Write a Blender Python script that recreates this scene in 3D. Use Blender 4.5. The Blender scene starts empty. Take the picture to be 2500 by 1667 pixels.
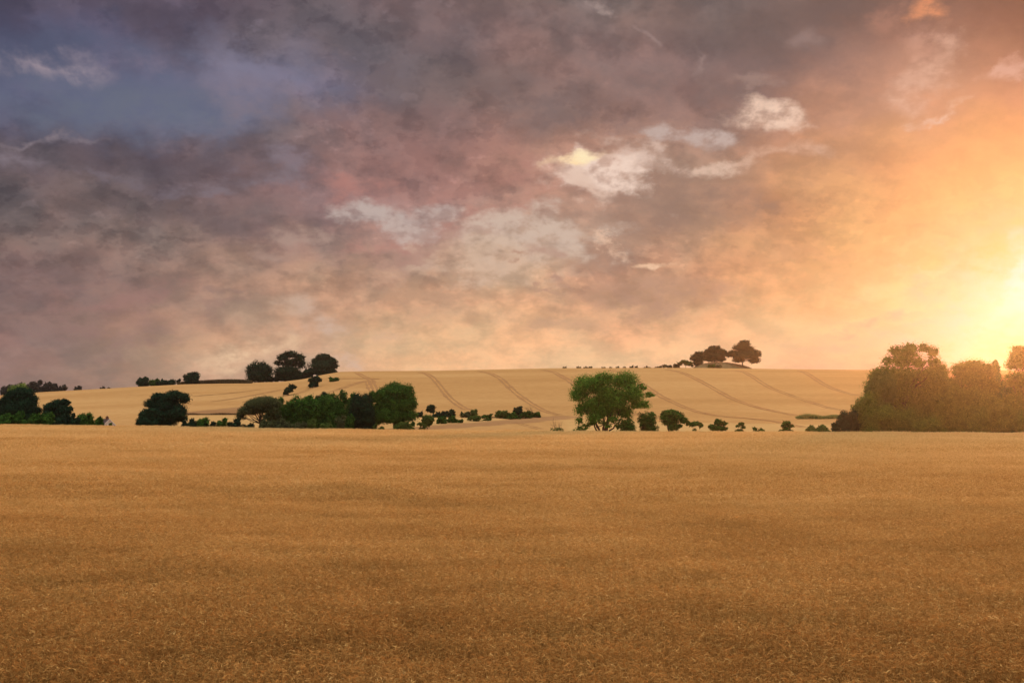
import bpy, math, random
import numpy as np

# ------------------------------------------------------------------ basics
SC = bpy.context.scene
COL = SC.collection
F, CX, HY, CZ = 2777.8, 1250.0, 1010.0, 5.0      # focal length and eye level in pixels of a 2500 px wide picture; eye height in m
R = math.radians

cam = bpy.data.cameras.new('camera')
cam.lens, cam.sensor_width = 40, 36
cam.shift_y = 176.5 / 2500
cam.clip_start, cam.clip_end = 0.5, 20000
co = bpy.data.objects.new('camera', cam); COL.objects.link(co)
co.location = (0, 0, CZ); co.rotation_euler = (R(90), 0, 0)
SC.camera = co

SUN_AZ, SUN_EL = 26.4, 7.0
sun = bpy.data.lights.new('sun', 'SUN'); sun.energy = 4.2; sun.angle = R(10); sun.color = (1.0, 0.36, 0.11)
so = bpy.data.objects.new('sun', sun); COL.objects.link(so)
so.rotation_euler = (R(90 - SUN_EL), 0, R(180 - SUN_AZ)); so.location = (60, 120, 80)

SC.view_settings.view_transform = 'Standard'
SC.view_settings.look = 'None'
SC.view_settings.exposure = 0.0
SC.view_settings.gamma = 1.0
SC.render.engine = 'CYCLES'
SC.cycles.max_bounces = 6
SC.cycles.diffuse_bounces = 3
SC.cycles.transmission_bounces = 4
SC.cycles.volume_bounces = 0
SC.cycles.use_denoising = True
SC.cycles.caustics_reflective = SC.cycles.caustics_refractive = False
HAZE = 0.95e-4

def lin(c):
    c = np.asarray(c, float) / 255.0
    return np.where(c <= 0.04045, c / 12.92, ((c + 0.055) / 1.055) ** 2.4)

# ------------------------------------------------------------------ sky
def make_world():
    w = bpy.data.worlds.new('World'); SC.world = w; w.use_nodes = True
    nt = w.node_tree; nt.nodes.clear(); L = nt.links.new
    def N(t, **k):
        n = nt.nodes.new(t)
        for a, b in k.items(): setattr(n, a, b)
        return n
    def M(op, a, b=None, c=None, clamp=False):
        n = N('ShaderNodeMath', operation=op); n.use_clamp = clamp
        for i, v in enumerate((a, b, c)):
            if v is None: continue
            if isinstance(v, (int, float)): n.inputs[i].default_value = v
            else: L(v, n.inputs[i])
        return n.outputs[0]
    def MR(v, a, b, c=0.0, d=1.0, smooth=True):
        n = N('ShaderNodeMapRange'); n.interpolation_type = 'SMOOTHSTEP' if smooth else 'LINEAR'
        L(v, n.inputs[0])
        for i, x in enumerate((a, b, c, d)): n.inputs[i + 1].default_value = x
        return n.outputs[0]
    def MIX(f, a, b, mode='MIX'):
        n = N('ShaderNodeMix', data_type='RGBA', blend_type=mode)
        for i, v in ((0, f), (6, a), (7, b)):
            if isinstance(v, (int, float)): n.inputs[i].default_value = v
            elif isinstance(v, (tuple, list, np.ndarray)): n.inputs[i].default_value = (*[float(q) for q in v[:3]], 1)
            else: L(v, n.inputs[i])
        return n.outputs[2]
    def noise(vec, scale, detail, rough=0.6, dist=0.0):
        n = N('ShaderNodeTexNoise'); n.inputs['Scale'].default_value = scale
        n.inputs['Detail'].default_value = detail; n.inputs['Roughness'].default_value = rough
        n.inputs['Distortion'].default_value = dist
        L(vec, n.inputs['Vector']); return n
    tc = N('ShaderNodeTexCoord')
    sx = N('ShaderNodeSeparateXYZ'); L(tc.outputs['Generated'], sx.inputs[0])
    x, y, z = sx.outputs
    hyp = M('SQRT', M('ADD', M('MULTIPLY', x, x), M('MULTIPLY', y, y)))
    az = M('MULTIPLY', M('ARCTAN2', x, y), 180 / math.pi)
    el = M('MULTIPLY', M('ARCTAN2', z, hyp), 180 / math.pi)
    # cloud deck coordinates: the direction met with a level sheet
    inv = M('DIVIDE', 1.0, M('ADD', M('MAXIMUM', z, 0.0), 0.34))
    P = N('ShaderNodeCombineXYZ'); L(M('MULTIPLY', x, inv), P.inputs[0]); L(M('MULTIPLY', y, inv), P.inputs[1])
    P = P.outputs[0]
    inv2 = M('DIVIDE', 1.0, M('ADD', M('MAXIMUM', z, 0.0), 0.55))
    P2 = N('ShaderNodeCombineXYZ'); L(M('MULTIPLY', x, inv2), P2.inputs[0]); L(M('MULTIPLY', y, inv2), P2.inputs[1]); P2 = P2.outputs[0]
    n1 = noise(P2, 8.0, 7, 0.60)
    n2 = noise(P2, 17.0, 9, 0.60, 0.0)
    n3 = noise(P, 2.2, 5, 0.55)
    c1 = N('ShaderNodeSeparateColor'); L(n1.outputs['Color'], c1.inputs[0])
    c3 = N('ShaderNodeSeparateColor'); L(n3.outputs['Color'], c3.inputs[0])
    wu = M('ADD', M('MULTIPLY', M('SUBTRACT', c1.outputs[0], 0.5), 7.0), M('MULTIPLY', M('SUBTRACT', c3.outputs[0], 0.5), 2.0))
    wv = M('ADD', M('MULTIPLY', M('SUBTRACT', c1.outputs[1], 0.5), 4.4), M('MULTIPLY', M('SUBTRACT', c3.outputs[1], 0.5), 1.0))
    U = M('ADD', az, wu); V = M('ADD', el, wv)
    # broad colours of the cloud deck (azimuth across, elevation down), from 8-bit sRGB
    gx = [0, 250, 500, 750, 1000, 1250, 1500, 1750, 2000, 2250, 2500]
    gy = [0, 80, 150, 220, 280, 330, 380, 425, 470, 515, 560, 605, 650, 695, 740, 780, 820, 860, 900]
    G = {
     0:   [(80,76,96),(92,86,104),(86,76,88),(104,92,100),(114,98,101),(118,104,102),(124,108,104),(116,102,100),(112,98,94),(146,110,94),(140,98,78)],
     80:  [(76,78,106),(94,92,118),(92,80,92),(110,100,106),(110,98,102),(126,106,106),(132,112,108),(120,106,102),(118,102,96),(168,122,102),(168,118,92)],
     150: [(82,84,112),(90,93,122),(108,98,112),(122,112,122),(108,100,106),(132,110,106),(136,114,112),(130,110,108),(138,114,106),(192,144,118),(198,142,108)],
     220: [(88,90,118),(98,100,132),(122,114,134),(124,118,140),(114,102,106),(138,114,108),(140,116,112),(136,114,110),(166,130,114),(210,158,128),(214,152,112)],
     280: [(94,92,112),(106,106,134),(120,120,146),(122,112,122),(126,106,106),(146,116,108),(146,120,112),(142,118,112),(186,140,114),(224,164,126),(232,166,112)],
     330: [(100,92,100),(98,88,98),(106,98,108),(124,110,114),(140,110,108),(152,120,112),(152,124,114),(156,130,118),(196,146,114),(230,168,118),(242,178,114)],
     380: [(98,88,94),(92,82,90),(100,88,94),(132,112,112),(148,114,110),(148,118,108),(190,150,128),(160,132,116),(204,152,114),(236,172,116),(250,188,116)],
     425: [(100,90,96),(104,94,100),(108,96,104),(136,114,114),(156,120,116),(156,124,114),(182,150,134),(172,138,118),(210,156,114),(242,180,118),(253,202,122)],
     470: [(104,94,98),(106,96,98),(106,94,98),(134,108,110),(164,132,128),(166,130,118),(186,154,138),(172,138,114),(218,162,116),(246,186,120),(254,212,128)],
     515: [(114,100,100),(112,98,98),(112,98,98),(134,110,110),(172,142,136),(176,138,122),(180,148,130),(174,138,114),(222,166,116),(248,192,122),(255,220,136)],
     560: [(122,106,104),(120,106,104),(122,106,104),(150,124,118),(174,142,132),(194,158,138),(178,146,126),(184,144,116),(226,170,116),(250,198,124),(255,228,146)],
     605: [(126,108,104),(126,110,106),(136,118,112),(164,138,124),(178,142,126),(202,170,146),(186,152,132),(196,152,120),(230,174,118),(252,204,128),(255,234,150)],
     650: [(128,106,104),(130,110,106),(146,124,114),(174,146,126),(184,148,128),(206,172,146),(184,148,128),(204,158,124),(234,180,122),(253,210,134),(255,246,190)],
     695: [(134,110,108),(138,114,108),(156,130,118),(178,148,128),(192,156,132),(206,172,142),(184,148,126),(206,160,126),(238,186,128),(254,220,144),(255,250,205)],
     740: [(136,112,108),(142,118,110),(168,138,122),(182,150,130),(200,160,132),(206,168,138),(196,158,128),(214,168,130),(242,194,136),(254,226,154),(255,252,212)],
     780: [(138,112,108),(150,122,110),(180,148,126),(188,156,134),(212,174,140),(220,182,144),(208,166,134),(222,180,138),(246,206,150),(254,228,160),(255,244,184)],
     820: [(136,110,108),(154,124,112),(190,156,128),(192,160,138),(218,182,144),(228,190,150),(230,184,144),(234,190,146),(248,212,154),(254,226,158),(255,234,156)],
     860: [(138,114,110),(154,126,112),(196,162,132),(196,164,142),(224,188,148),(234,192,150),(238,192,150),(242,200,154),(246,206,154),(252,218,150),(255,224,136)],
     900: [(144,122,118),(158,130,114),(200,164,136),(196,168,146),(228,190,148),(238,196,152),(242,202,156),(244,204,156),(246,202,150),(252,212,142),(255,216,122)],
    }
    A = np.array([[lin(c) for c in G[r]] for r in gy]); A[:, :9] *= np.array([1.04, 0.985, 0.96]); A[12:, 3:9] *= np.array([1.04, 1.0, 0.95])
    def grid(px, py):
        px = min(max(px, 0), 2500); py = min(max(py, 0), 900)
        i = min(int(px // 250), 9); fx = (px - gx[i]) / 250
        j = max(k for k in range(len(gy) - 1) if gy[k] <= py or k == 0); fy = min((py - gy[j]) / (gy[j + 1] - gy[j]), 1)
        return (A[j, i] * (1 - fx) + A[j, i + 1] * fx) * (1 - fy) + (A[j + 1, i] * (1 - fx) + A[j + 1, i + 1] * fx) * fy
    def less_air(c, a, e):
        # the haze in front of this part of the sky adds its own glow
        th = math.hypot(math.acos(max(-1, min(1, math.sin(e) * math.sin(R(SUN_EL)) + math.cos(e) * math.cos(R(SUN_EL)) * math.cos(a - R(SUN_AZ))))), R(3.3))
        ph = (1 - .92 ** 2) / (1 + .92 ** 2 - 1.84 * math.cos(th)) ** 1.5 / (4 * math.pi)
        air = ph * HAZE * min(42 / max(math.sin(e), .02), 2400) * np.array(sun.color) * sun.energy * .9
        f = min(max(1 - float(np.mean(air / c)), .42), 1); return c * np.array([f, f, f ** .3])
    rows = np.linspace(0.0, 21.0, 20)
    uin = M('DIVIDE', M('ADD', U, 28.0), 56.0, clamp=True)
    prev = None
    for j, e in enumerate(rows):
        rp = N('ShaderNodeValToRGB'); cr = rp.color_ramp; cr.interpolation = 'B_SPLINE'
        L(uin, rp.inputs[0])
        for i in range(25):
            u = i / 24
            if i == 0: s = cr.elements[0]; s.position = 0
            elif i == 24: s = cr.elements[len(cr.elements) - 1]; s.position = 1
            else: s = cr.elements.new(u)
        for i in range(25):
            a = R(i / 24 * 56 - 28)
            px = CX + F * math.tan(a); py = HY - F * math.tan(R(e)) / math.cos(a)
            c = grid(px, py); c = less_air(c, a, R(e)); cr.elements[i].color = (*[float(q) for q in c], 1)
        if prev is None: prev = rp.outputs[0]
        else:
            f = MR(V, float(rows[j - 1]), float(e), smooth=False)
            prev = MIX(f, prev, rp.outputs[0])
    col = prev
    # billows: two tints of the deck by fine noise, weaker towards the sun
    fade = MR(az, 4.0, 24.0, 1.0, 0.25)
    lump = MR(n2.outputs[0], 0.40, 0.60)
    fine = MR(noise(P2, 28.0, 6, 0.62, 0.0).outputs[0], 0.30, 0.70, -1.0, 1.0, False)
    f2 = M('MULTIPLY', M('ADD', M('MULTIPLY_ADD', lump, 1.5, -0.75), M('MULTIPLY', fine, 0.5)), M('MULTIPLY', fade, MR(el, 2.0, 8.0, 0.5, 1.05)))
    shade = N('ShaderNodeCombineColor')
    L(M('ADD', M('MULTIPLY', f2, 0.22), 1.0), shade.inputs[0]); L(M('ADD', M('MULTIPLY', f2, 0.20), 1.0), shade.inputs[1]); L(M('ADD', M('MULTIPLY', f2, 0.18), 1.0), shade.inputs[2])
    col = MIX(1.0, col, shade.outputs[0], 'MULTIPLY')
    f1 = M('MULTIPLY', MR(c1.outputs[2], 0.38, 0.64, -0.7, 0.8), fade)
    pink = N('ShaderNodeCombineColor')
    L(M('ADD', M('MULTIPLY', f1, 0.14), 1.0), pink.inputs[0]); L(M('ADD', M('MULTIPLY', f1, 0.05), 1.0), pink.inputs[1]); L(M('ADD', M('MULTIPLY', f1, 0.01), 0.985), pink.inputs[2])
    col = MIX(1.0, col, pink.outputs[0], 'MULTIPLY')
    # small broken clouds with definite edges, gathered in drifts
    drift = MR(c3.outputs[2], 0.40, 0.58)
    lofade = M('MULTIPLY', fade, MR(el, 2.0, 9.5, 0.12, 0.85))
    pf = noise(P2, 24.0, 8, 0.62).outputs[0]
    puff = M('MULTIPLY', M('MULTIPLY', MR(pf, 0.50, 0.57), MR(drift, 0.0, 1.0, 0.30, 1.0, False)), lofade)
    col = MIX(M('MULTIPLY', puff, 0.85), col, MIX(1.0, col, (0.73, 0.72, 0.75), 'MULTIPLY'))
    gap = M('MULTIPLY', M('MULTIPLY', MR(pf, 0.40, 0.33), MR(drift, 0.0, 1.0, 0.35, 1.0, False)), lofade)
    col = MIX(M('MULTIPLY', gap, 0.85), col, MIX(1.0, col, (1.32, 1.33, 1.34), 'MULTIPLY'))
    # clear air seen through the gap in the deck
    sky = N('ShaderNodeTexSky', sky_type='NISHITA'); sky.sun_disc = False
    sky.sun_elevation = R(SUN_EL); sky.sun_rotation = R(SUN_AZ); sky.air_density = 1.0; sky.dust_density = 1.5
    clear = MIX(1.0, sky.outputs[0], (0.058, 0.056, 0.050), 'MULTIPLY')
    UV = N('ShaderNodeCombineXYZ'); L(U, UV.inputs[0]); L(V, UV.inputs[1]); UV = UV.outputs[0]
    nb = MR(noise(P2, 15.0, 8, 0.60, 0.0).outputs[0], 0.28, 0.72, 0.0, 1.0, False)
    nd = MR(noise(P2, 34.0, 4, 0.6).outputs[0], 0.36, 0.58, 0.35, 1.0)
    st = N('ShaderNodeMapping'); L(P, st.inputs[0]); st.inputs['Scale'].default_value = (1.0, 0.3, 1.0); st.inputs['Rotation'].default_value = (0, 0, R(35))
    nc = MR(noise(st.outputs[0], 16.0, 6, 0.62, 0.8).outputs[0], 0.28, 0.72, 0.0, 1.0, False)
    def patch(col, px, py, rx, ry, rot, rgb, op, soft=0.5, k=1.6, nz=None, clr=None, tex=True):
        a = math.atan((px - CX) / F); e = math.atan((HY - py) / F * math.cos(a))
        ma = N('ShaderNodeVectorMath', operation='MULTIPLY_ADD'); L(col, ma.inputs[0]); ma.inputs[1].default_value = (1e-7, 1e-7, 1e-7); L(UV, ma.inputs[2])   # keeps the patches in order
        mp = N('ShaderNodeMapping', vector_type='TEXTURE'); L(ma.outputs[0], mp.inputs[0])
        mp.inputs['Location'].default_value = (math.degrees(a), math.degrees(e), 0)
        mp.inputs['Rotation'].default_value = (0, 0, R(rot))
        mp.inputs['Scale'].default_value = (rx / F * 57.3, ry / F * 57.3, 1)
        ln = N('ShaderNodeVectorMath', operation='LENGTH'); L(mp.outputs[0], ln.inputs[0])
        d = M('MULTIPLY_ADD', M('SUBTRACT', nb if nz is None else nz, 0.5), -k * .62, ln.outputs['Value'])
        mk = MR(d, 1.0 + soft * 0.6, 1.0 - soft * 1.2, 0.0, op)
        return MIX(M('MULTIPLY', mk, nd) if tex else mk, col, clr if clr is not None else less_air(lin(rgb), a, R(math.degrees(e))))
    col = patch(col, 320, 225, 430, 110, 4, (100,105,128), 0.88, 0.7, 1.5, tex=False)
    col = patch(col, 60, 110, 260, 70, 4, (84,89,112), 0.8, 0.9, 1.6, tex=False)
    col = patch(col, 300, 262, 330, 60, 3, None, 0.22, 0.9, 1.6, clr=clear)
    col = patch(col, 600, 190, 110, 60, -25, (130,125,145), 0.8, 0.8, 2.2, tex=False)
    PT = [
     # dark masses first
     (400,70,180,45,-18,(88,78,90),.55,.8,2.2), (420,395,420,48,3,(94,84,92),.6,.7,2.0), (560,340,110,22,0,(100,88,96),.6,.5,1.6),
     (470,525,230,40,0,(104,92,95),.55,.9,1.6), (700,300,90,50,0,(112,100,102),.5,.8,2.2), (1000,200,260,90,-10,(112,98,100),.5,.9,2.2),
     (1330,240,320,80,-8,(120,103,101),.65,.9,2.4), (1840,120,260,70,-6,(116,99,95),.7,.9,2.2), (1740,230,200,60,-10,(128,108,102),.6,.9,2.2), (2020,20,240,26,0,(114,96,90),.6,.8,1.4),
     (1640,515,270,66,8,(150,122,106),.8,.7,2.0), (1500,620,150,50,0,(166,134,116),.6,.7,2.2), (1560,720,200,44,-4,(180,142,120),.6,.5,1.9), (1110,560,210,32,6,(170,132,122),.6,.6,2.2),
     (1080,715,75,16,0,(190,150,122),.7,.5,1.6), (1360,800,110,18,2,(196,156,126),.65,.6,1.6), (970,625,90,14,0,(172,136,122),.6,.6,1.8),
     (130,700,160,60,0,(122,104,104),.45,.9,2.0), (230,830,140,40,10,(134,110,106),.45,.9,1.8),
     # rose tints
     (1000,390,240,55,6,(156,116,108),.5,.9,2.6), (1200,430,170,34,8,(176,126,114),.7,.9,2.2), (1080,540,260,40,10,(186,134,120),.7,.8,2.6),
     (300,720,200,24,14,(160,120,112),.6,.9,1.8), (1000,300,220,50,10,(140,110,106),.5,.9,2.2), (870,450,90,22,0,(178,124,114),.7,.7,2.0),
     (1900,640,260,60,0,(224,166,122),.5,.9,2.0), (200,790,200,50,0,(152,118,110),.5,.9,2.2),
     # openings and lit edges
     (950,508,130,36,-6,(192,174,166),.9,.5,2.4), (1000,540,90,26,-20,(196,174,164),.85,.5,2.8), (1290,575,200,44,-4,(208,184,166),.9,.6,3.2), (1200,640,220,40,0,(212,182,158),.7,.8,3.0),
     (1465,430,140,52,4,(238,210,192),1.0,.45,2.4), (1405,412,75,16,18,(255,222,172),.95,.7,1.4), (1425,405,28,16,0,(255,234,190),.95,.8,1.0), (1540,390,110,34,-20,(206,176,160),.7,.6,3.2), (1420,480,60,24,-30,(224,192,172),.8,.5,2.8),
     (1690,345,100,28,-4,(194,172,162),.95,.5,2.4), (1860,296,84,26,-10,(240,206,182),.95,.75,2.8), (1885,375,85,18,-6,(218,176,150),.75,.8,2.8), (1820,400,50,20,30,(214,176,152),.7,.6,2.6),
     (1735,425,52,20,10,(218,186,164),.95,.5,2.4), (1495,42,24,14,-30,(200,176,166),.7,.9,2.4), (1460,30,60,24,-10,(150,130,126),.6,.8,2.8), (1720,150,13,34,8,(166,142,134),.6,.9,2.2),
     (1965,95,30,24,0,(158,134,126),.6,.9,2.4), (1600,100,50,9,-40,(162,138,132),.6,.9,2.2), (1850,215,60,16,-10,(166,138,126),.6,.6,2.6), (1200,170,80,30,0,(146,122,116),.4,.9,2.0),
     (700,400,100,32,-8,(136,123,132),.65,.8,3.0), (85,350,100,9,4,(146,132,138),.7,1.0,1.8), (40,385,60,24,0,(134,122,130),.7,.8,2.4),
     (270,440,130,12,0,(120,109,118),.6,1.0,2.4), (590,450,120,15,6,(128,118,126),.6,.9,2.6), (600,250,110,40,-20,(132,118,130),.5,.9,2.4), (640,110,60,50,-30,(138,124,132),.5,.9,2.2),
     (590,870,100,32,14,(236,200,162),.9,.9,1.6), (800,800,95,38,-10,(206,176,156),.8,.8,2.4), (720,790,50,24,0,(196,166,144),.5,.9,2.2),
     (850,895,50,16,0,(214,182,160),.7,.7,2.0), (1620,640,46,12,0,(240,198,162),.9,.6,2.0), (1480,585,80,12,-14,(228,190,162),.8,.6,2.6), (690,590,60,14,0,(168,144,132),.4,.7,2.4), (760,560,80,16,0,(180,152,138),.6,.7,2.6),
     # small puffs hanging in the openings
     (1255,625,26,6,0,(186,146,124),.8,.6,1.6), (1310,700,26,7,0,(184,144,122),.8,.6,1.6), (1370,680,30,9,-10,(182,142,122),.8,.6,1.8), (1330,610,50,18,-10,(180,142,124),.75,.6,2.2), (1010,610,70,10,4,(176,136,122),.7,.6,1.8), (540,700,40,7,4,(150,122,112),.6,.7,1.8), (520,735,50,6,8,(156,124,112),.6,.7,1.8),
     (2265,190,62,85,-18,(222,178,152),.8,.7,3.0), (2230,120,40,60,20,(206,156,132),.6,.8,2.8), (2300,280,60,12,18,(228,188,162),.9,.7,1.8), (2255,28,50,26,-10,(226,150,108),.9,.6,2.4),
     (2150,30,50,32,0,(176,128,108),.7,.7,2.4), (2450,150,50,20,30,(218,174,152),.75,.6,2.4), (2150,790,120,16,10,(246,192,144),.8,.8,1.4), (2080,840,120,20,6,(244,196,148),.7,.8,1.8), (2270,660,60,9,8,(255,224,156),.8,.7,1.6),
     # sun glare and the cloud edge over it
     (2500,705,240,110,24,(255,246,200),.9,.9,1.0), (2440,610,150,26,26,(255,222,126),.85,.6,1.4), (2500,560,120,30,24,(255,224,130),.7,.8,1.0), (2520,670,120,60,30,(255,252,226),.9,1.0,.7),
    ]
    for p in PT:
        col = patch(col, *p)
    col = patch(col, 110, 160, 120, 34, -6, (172,154,160), .75, 1.0, 2.2, nz=nc)
    col = patch(col, 330, 150, 60, 16, 0, (124,114,132), .5, .7, 2.4, nz=nc)
    # the deck overhead (an overcast sky brightens towards the zenith) and the half of the sky behind the camera
    over = MIX(n2.outputs[0], (0.95, 0.89, 0.86), (2.15, 2.08, 2.05))
    col = MIX(MR(el, 19.0, 62.0), col, over)
    back = MIX(n2.outputs[0], (0.17, 0.14, 0.17), (0.42, 0.36, 0.40))
    back = MIX(MR(el, 5.0, 60.0), back, over)
    col = MIX(MR(M('ABSOLUTE', az), 29.0, 75.0), col, back)
    bg = N('ShaderNodeBackground'); bg.inputs['Strength'].default_value = 0.1
    L(MIX(1.0, col, (10.0, 10.0, 10.0), 'MULTIPLY'), bg.inputs[0])
    out = N('ShaderNodeOutputWorld'); L(bg.outputs[0], out.inputs[0])
make_world()

# ------------------------------------------------------------------ materials
def new_mat(name):
    m = bpy.data.materials.new(name); m.use_nodes = True
    nt = m.node_tree; nt.nodes.clear()
    return m, nt
def node(nt, t, **k):
    n = nt.nodes.new(t)
    for a, b in k.items(): setattr(n, a, b)
    return n
def ramp(nt, src, stops):
    r = node(nt, 'ShaderNodeValToRGB'); cr = r.color_ramp
    while len(cr.elements) < len(stops): cr.elements.new(0.5)
    for e, (p, c) in zip(cr.elements, stops): e.position = p; e.color = (*c, 1)
    nt.links.new(src, r.inputs[0]); return r.outputs[0]
def pos_noise(nt, scale, detail=4, stretch=(1, 1, 1), rough=0.55):
    g = node(nt, 'ShaderNodeNewGeometry'); mp = node(nt, 'ShaderNodeMapping')
    mp.inputs['Scale'].default_value = stretch
    nt.links.new(g.outputs['Position'], mp.inputs[0])
    n = node(nt, 'ShaderNodeTexNoise'); n.inputs['Scale'].default_value = scale
    n.inputs['Detail'].default_value = detail; n.inputs['Roughness'].default_value = rough
    nt.links.new(mp.outputs[0], n.inputs['Vector']); return n.outputs[0]
def mixc(nt, f, a, b, mode='MIX'):
    n = node(nt, 'ShaderNodeMix', data_type='RGBA', blend_type=mode)
    for i, v in ((0, f), (6, a), (7, b)):
        if isinstance(v, (int, float)): n.inputs[i].default_value = v
        elif isinstance(v, (tuple, list)): n.inputs[i].default_value = (*v, 1)
        else: nt.links.new(v, n.inputs[i])
    return n.outputs[2]
def leafy(nt, colour, trans=0.35, tcol=None):
    d = node(nt, 'ShaderNodeBsdfDiffuse'); t = node(nt, 'ShaderNodeBsdfTranslucent'); mx = node(nt, 'ShaderNodeMixShader')
    nt.links.new(colour, d.inputs[0]); nt.links.new(tcol or colour, t.inputs[0]); mx.inputs[0].default_value = trans
    nt.links.new(d.outputs[0], mx.inputs[1]); nt.links.new(t.outputs[0], mx.inputs[2])
    o = node(nt, 'ShaderNodeOutputMaterial'); nt.links.new(mx.outputs[0], o.inputs[0])
def leaf_mat(name, dark, light, trans=0.3):
    m, nt = new_mat(name)
    a = node(nt, 'ShaderNodeAttribute', attribute_name='tone')
    leafy(nt, ramp(nt, a.outputs['Fac'], [(0.0, dark), (1.0, light)]), trans); return m
def simple_mat(name, c1, c2, scale, rough=0.85, stretch=(1, 1, 1)):
    m, nt = new_mat(name)
    c = ramp(nt, pos_noise(nt, scale, 6, stretch), [(0.3, c1), (0.7, c2)])
    b = node(nt, 'ShaderNodeBsdfPrincipled'); b.inputs['Roughness'].default_value = rough; b.inputs['Specular IOR Level'].default_value = 0.08
    nt.links.new(c, b.inputs['Base Color'])
    o = node(nt, 'ShaderNodeOutputMaterial'); nt.links.new(b.outputs[0], o.inputs[0]); return m

M_DARK = leaf_mat('dark_leaves', (0.008, 0.022, 0.013), (0.024, 0.062, 0.028), 0.12)
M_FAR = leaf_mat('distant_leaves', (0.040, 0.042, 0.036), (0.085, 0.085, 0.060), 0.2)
M_MID = leaf_mat('green_leaves', (0.018, 0.052, 0.010), (0.074, 0.170, 0.026), 0.15)
M_WOOD = leaf_mat('olive_glow_leaves', (0.060, 0.098, 0.016), (0.190, 0.255, 0.042), 0.36)  # leaf colour lightened to put the sun's glow into the wood
M_HERO = leaf_mat('bright_leaves', (0.040, 0.115, 0.014), (0.150, 0.320, 0.040), 0.18)
M_LIT = leaf_mat('fresh_leaves', (0.055, 0.095, 0.020), (0.135, 0.190, 0.042), 0.35)
M_OLIVE = leaf_mat('grey_green_leaves', (0.055, 0.068, 0.028), (0.125, 0.140, 0.055), 0.3)
M_BRIGHT = leaf_mat('yellow_green_leaves', (0.14, 0.21, 0.04), (0.22, 0.30, 0.07), 0.35)
M_BARK = simple_mat('bark', (0.030, 0.022, 0.016), (0.075, 0.055, 0.038), 3.0)
M_DEAD = simple_mat('dead_wood', (0.085, 0.055, 0.035), (0.17, 0.115, 0.075), 5.0)
M_WALL = simple_mat('white_render', (0.62, 0.60, 0.56), (0.74, 0.72, 0.68), 1.5)
M_ROOF = simple_mat('dark_roof_tiles', (0.055, 0.040, 0.036), (0.10, 0.070, 0.060), 2.5)
M_BRICK = simple_mat('chimney_brick', (0.10, 0.045, 0.032), (0.18, 0.085, 0.06), 4.0)
M_TRACK = simple_mat('crushed_straw', (0.31, 0.150, 0.050), (0.43, 0.225, 0.080), 0.5)

CROP_STOPS = [(0.0, (0.24, 0.122, 0.034)), (0.35, (0.48, 0.268, 0.078)), (0.65, (0.69, 0.435, 0.145)), (1.0, (0.85, 0.61, 0.265))]
m, nt = new_mat('ripe_barley'); M_CROP = m
tone = node(nt, 'ShaderNodeAttribute', attribute_name='tone').outputs['Fac']
big = pos_noise(nt, 0.045, 4, (0.45, 1.0, 0.0), 0.6)
mid = pos_noise(nt, 0.32, 5, (0.5, 1.0, 0.0), 0.65)
mm = node(nt, 'ShaderNodeMath', operation='MULTIPLY_ADD'); nt.links.new(big, mm.inputs[0]); mm.inputs[1].default_value = 0.72
m2 = node(nt, 'ShaderNodeMath', operation='MULTIPLY_ADD'); nt.links.new(mid, m2.inputs[0]); m2.inputs[1].default_value = 0.6; m2.inputs[2].default_value = -0.62
nt.links.new(m2.outputs[0], mm.inputs[2])
m3 = node(nt, 'ShaderNodeMath', operation='ADD'); m3.use_clamp = True
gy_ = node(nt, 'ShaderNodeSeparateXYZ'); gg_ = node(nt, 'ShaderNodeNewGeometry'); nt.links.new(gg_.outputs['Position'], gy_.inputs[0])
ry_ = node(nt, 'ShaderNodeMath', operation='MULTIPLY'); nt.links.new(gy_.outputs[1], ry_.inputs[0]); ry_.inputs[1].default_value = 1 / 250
rg_ = ramp(nt, ry_.outputs[0], [(p_, (v_, v_, v_)) for p_, v_ in ((0.07, .14), (0.12, .25), (0.20, .40), (0.42, .54), (0.9, .72))])   # shading painted into the crop colour: darker toward the near end, like a vignette
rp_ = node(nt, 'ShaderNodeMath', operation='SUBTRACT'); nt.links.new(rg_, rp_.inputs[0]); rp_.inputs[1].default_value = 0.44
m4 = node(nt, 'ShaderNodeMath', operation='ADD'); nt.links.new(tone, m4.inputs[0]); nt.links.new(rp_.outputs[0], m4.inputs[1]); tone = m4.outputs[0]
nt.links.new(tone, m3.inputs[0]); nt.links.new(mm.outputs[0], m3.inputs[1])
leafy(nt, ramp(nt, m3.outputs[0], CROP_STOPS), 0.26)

m, nt = new_mat('field_ground'); M_GROUND = m
a = node(nt, 'ShaderNodeAttribute', attribute_name='cover'); sepc = node(nt, 'ShaderNodeSeparateColor'); nt.links.new(a.outputs['Color'], sepc.inputs[0])
fine = pos_noise(nt, 0.9, 8, (0.35, 0.8, 0.0), 0.7); broad = pos_noise(nt, 0.030, 4, (0.30, 1.0, 0.0), 0.6)
bm = node(nt, 'ShaderNodeMath', operation='MULTIPLY_ADD'); nt.links.new(broad, bm.inputs[0]); bm.inputs[1].default_value = 0.9
bm2 = node(nt, 'ShaderNodeMath', operation='MULTIPLY_ADD'); nt.links.new(fine, bm2.inputs[0]); bm2.inputs[1].default_value = 0.9; bm2.inputs[2].default_value = -0.40
nt.links.new(bm2.outputs[0], bm.inputs[2])
crop = ramp(nt, bm.outputs[0], [(0.15, (0.42, 0.218, 0.076)), (0.5, (0.55, 0.305, 0.110)), (0.85, (0.66, 0.40, 0.160))])
stub = ramp(nt, bm.outputs[0], [(0.2, (0.56, 0.33, 0.115)), (0.8, (0.70, 0.45, 0.185))])
rough_g = ramp(nt, bm.outputs[0], [(0.2, (0.27, 0.135, 0.060)), (0.8, (0.42, 0.23, 0.105))])
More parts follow.
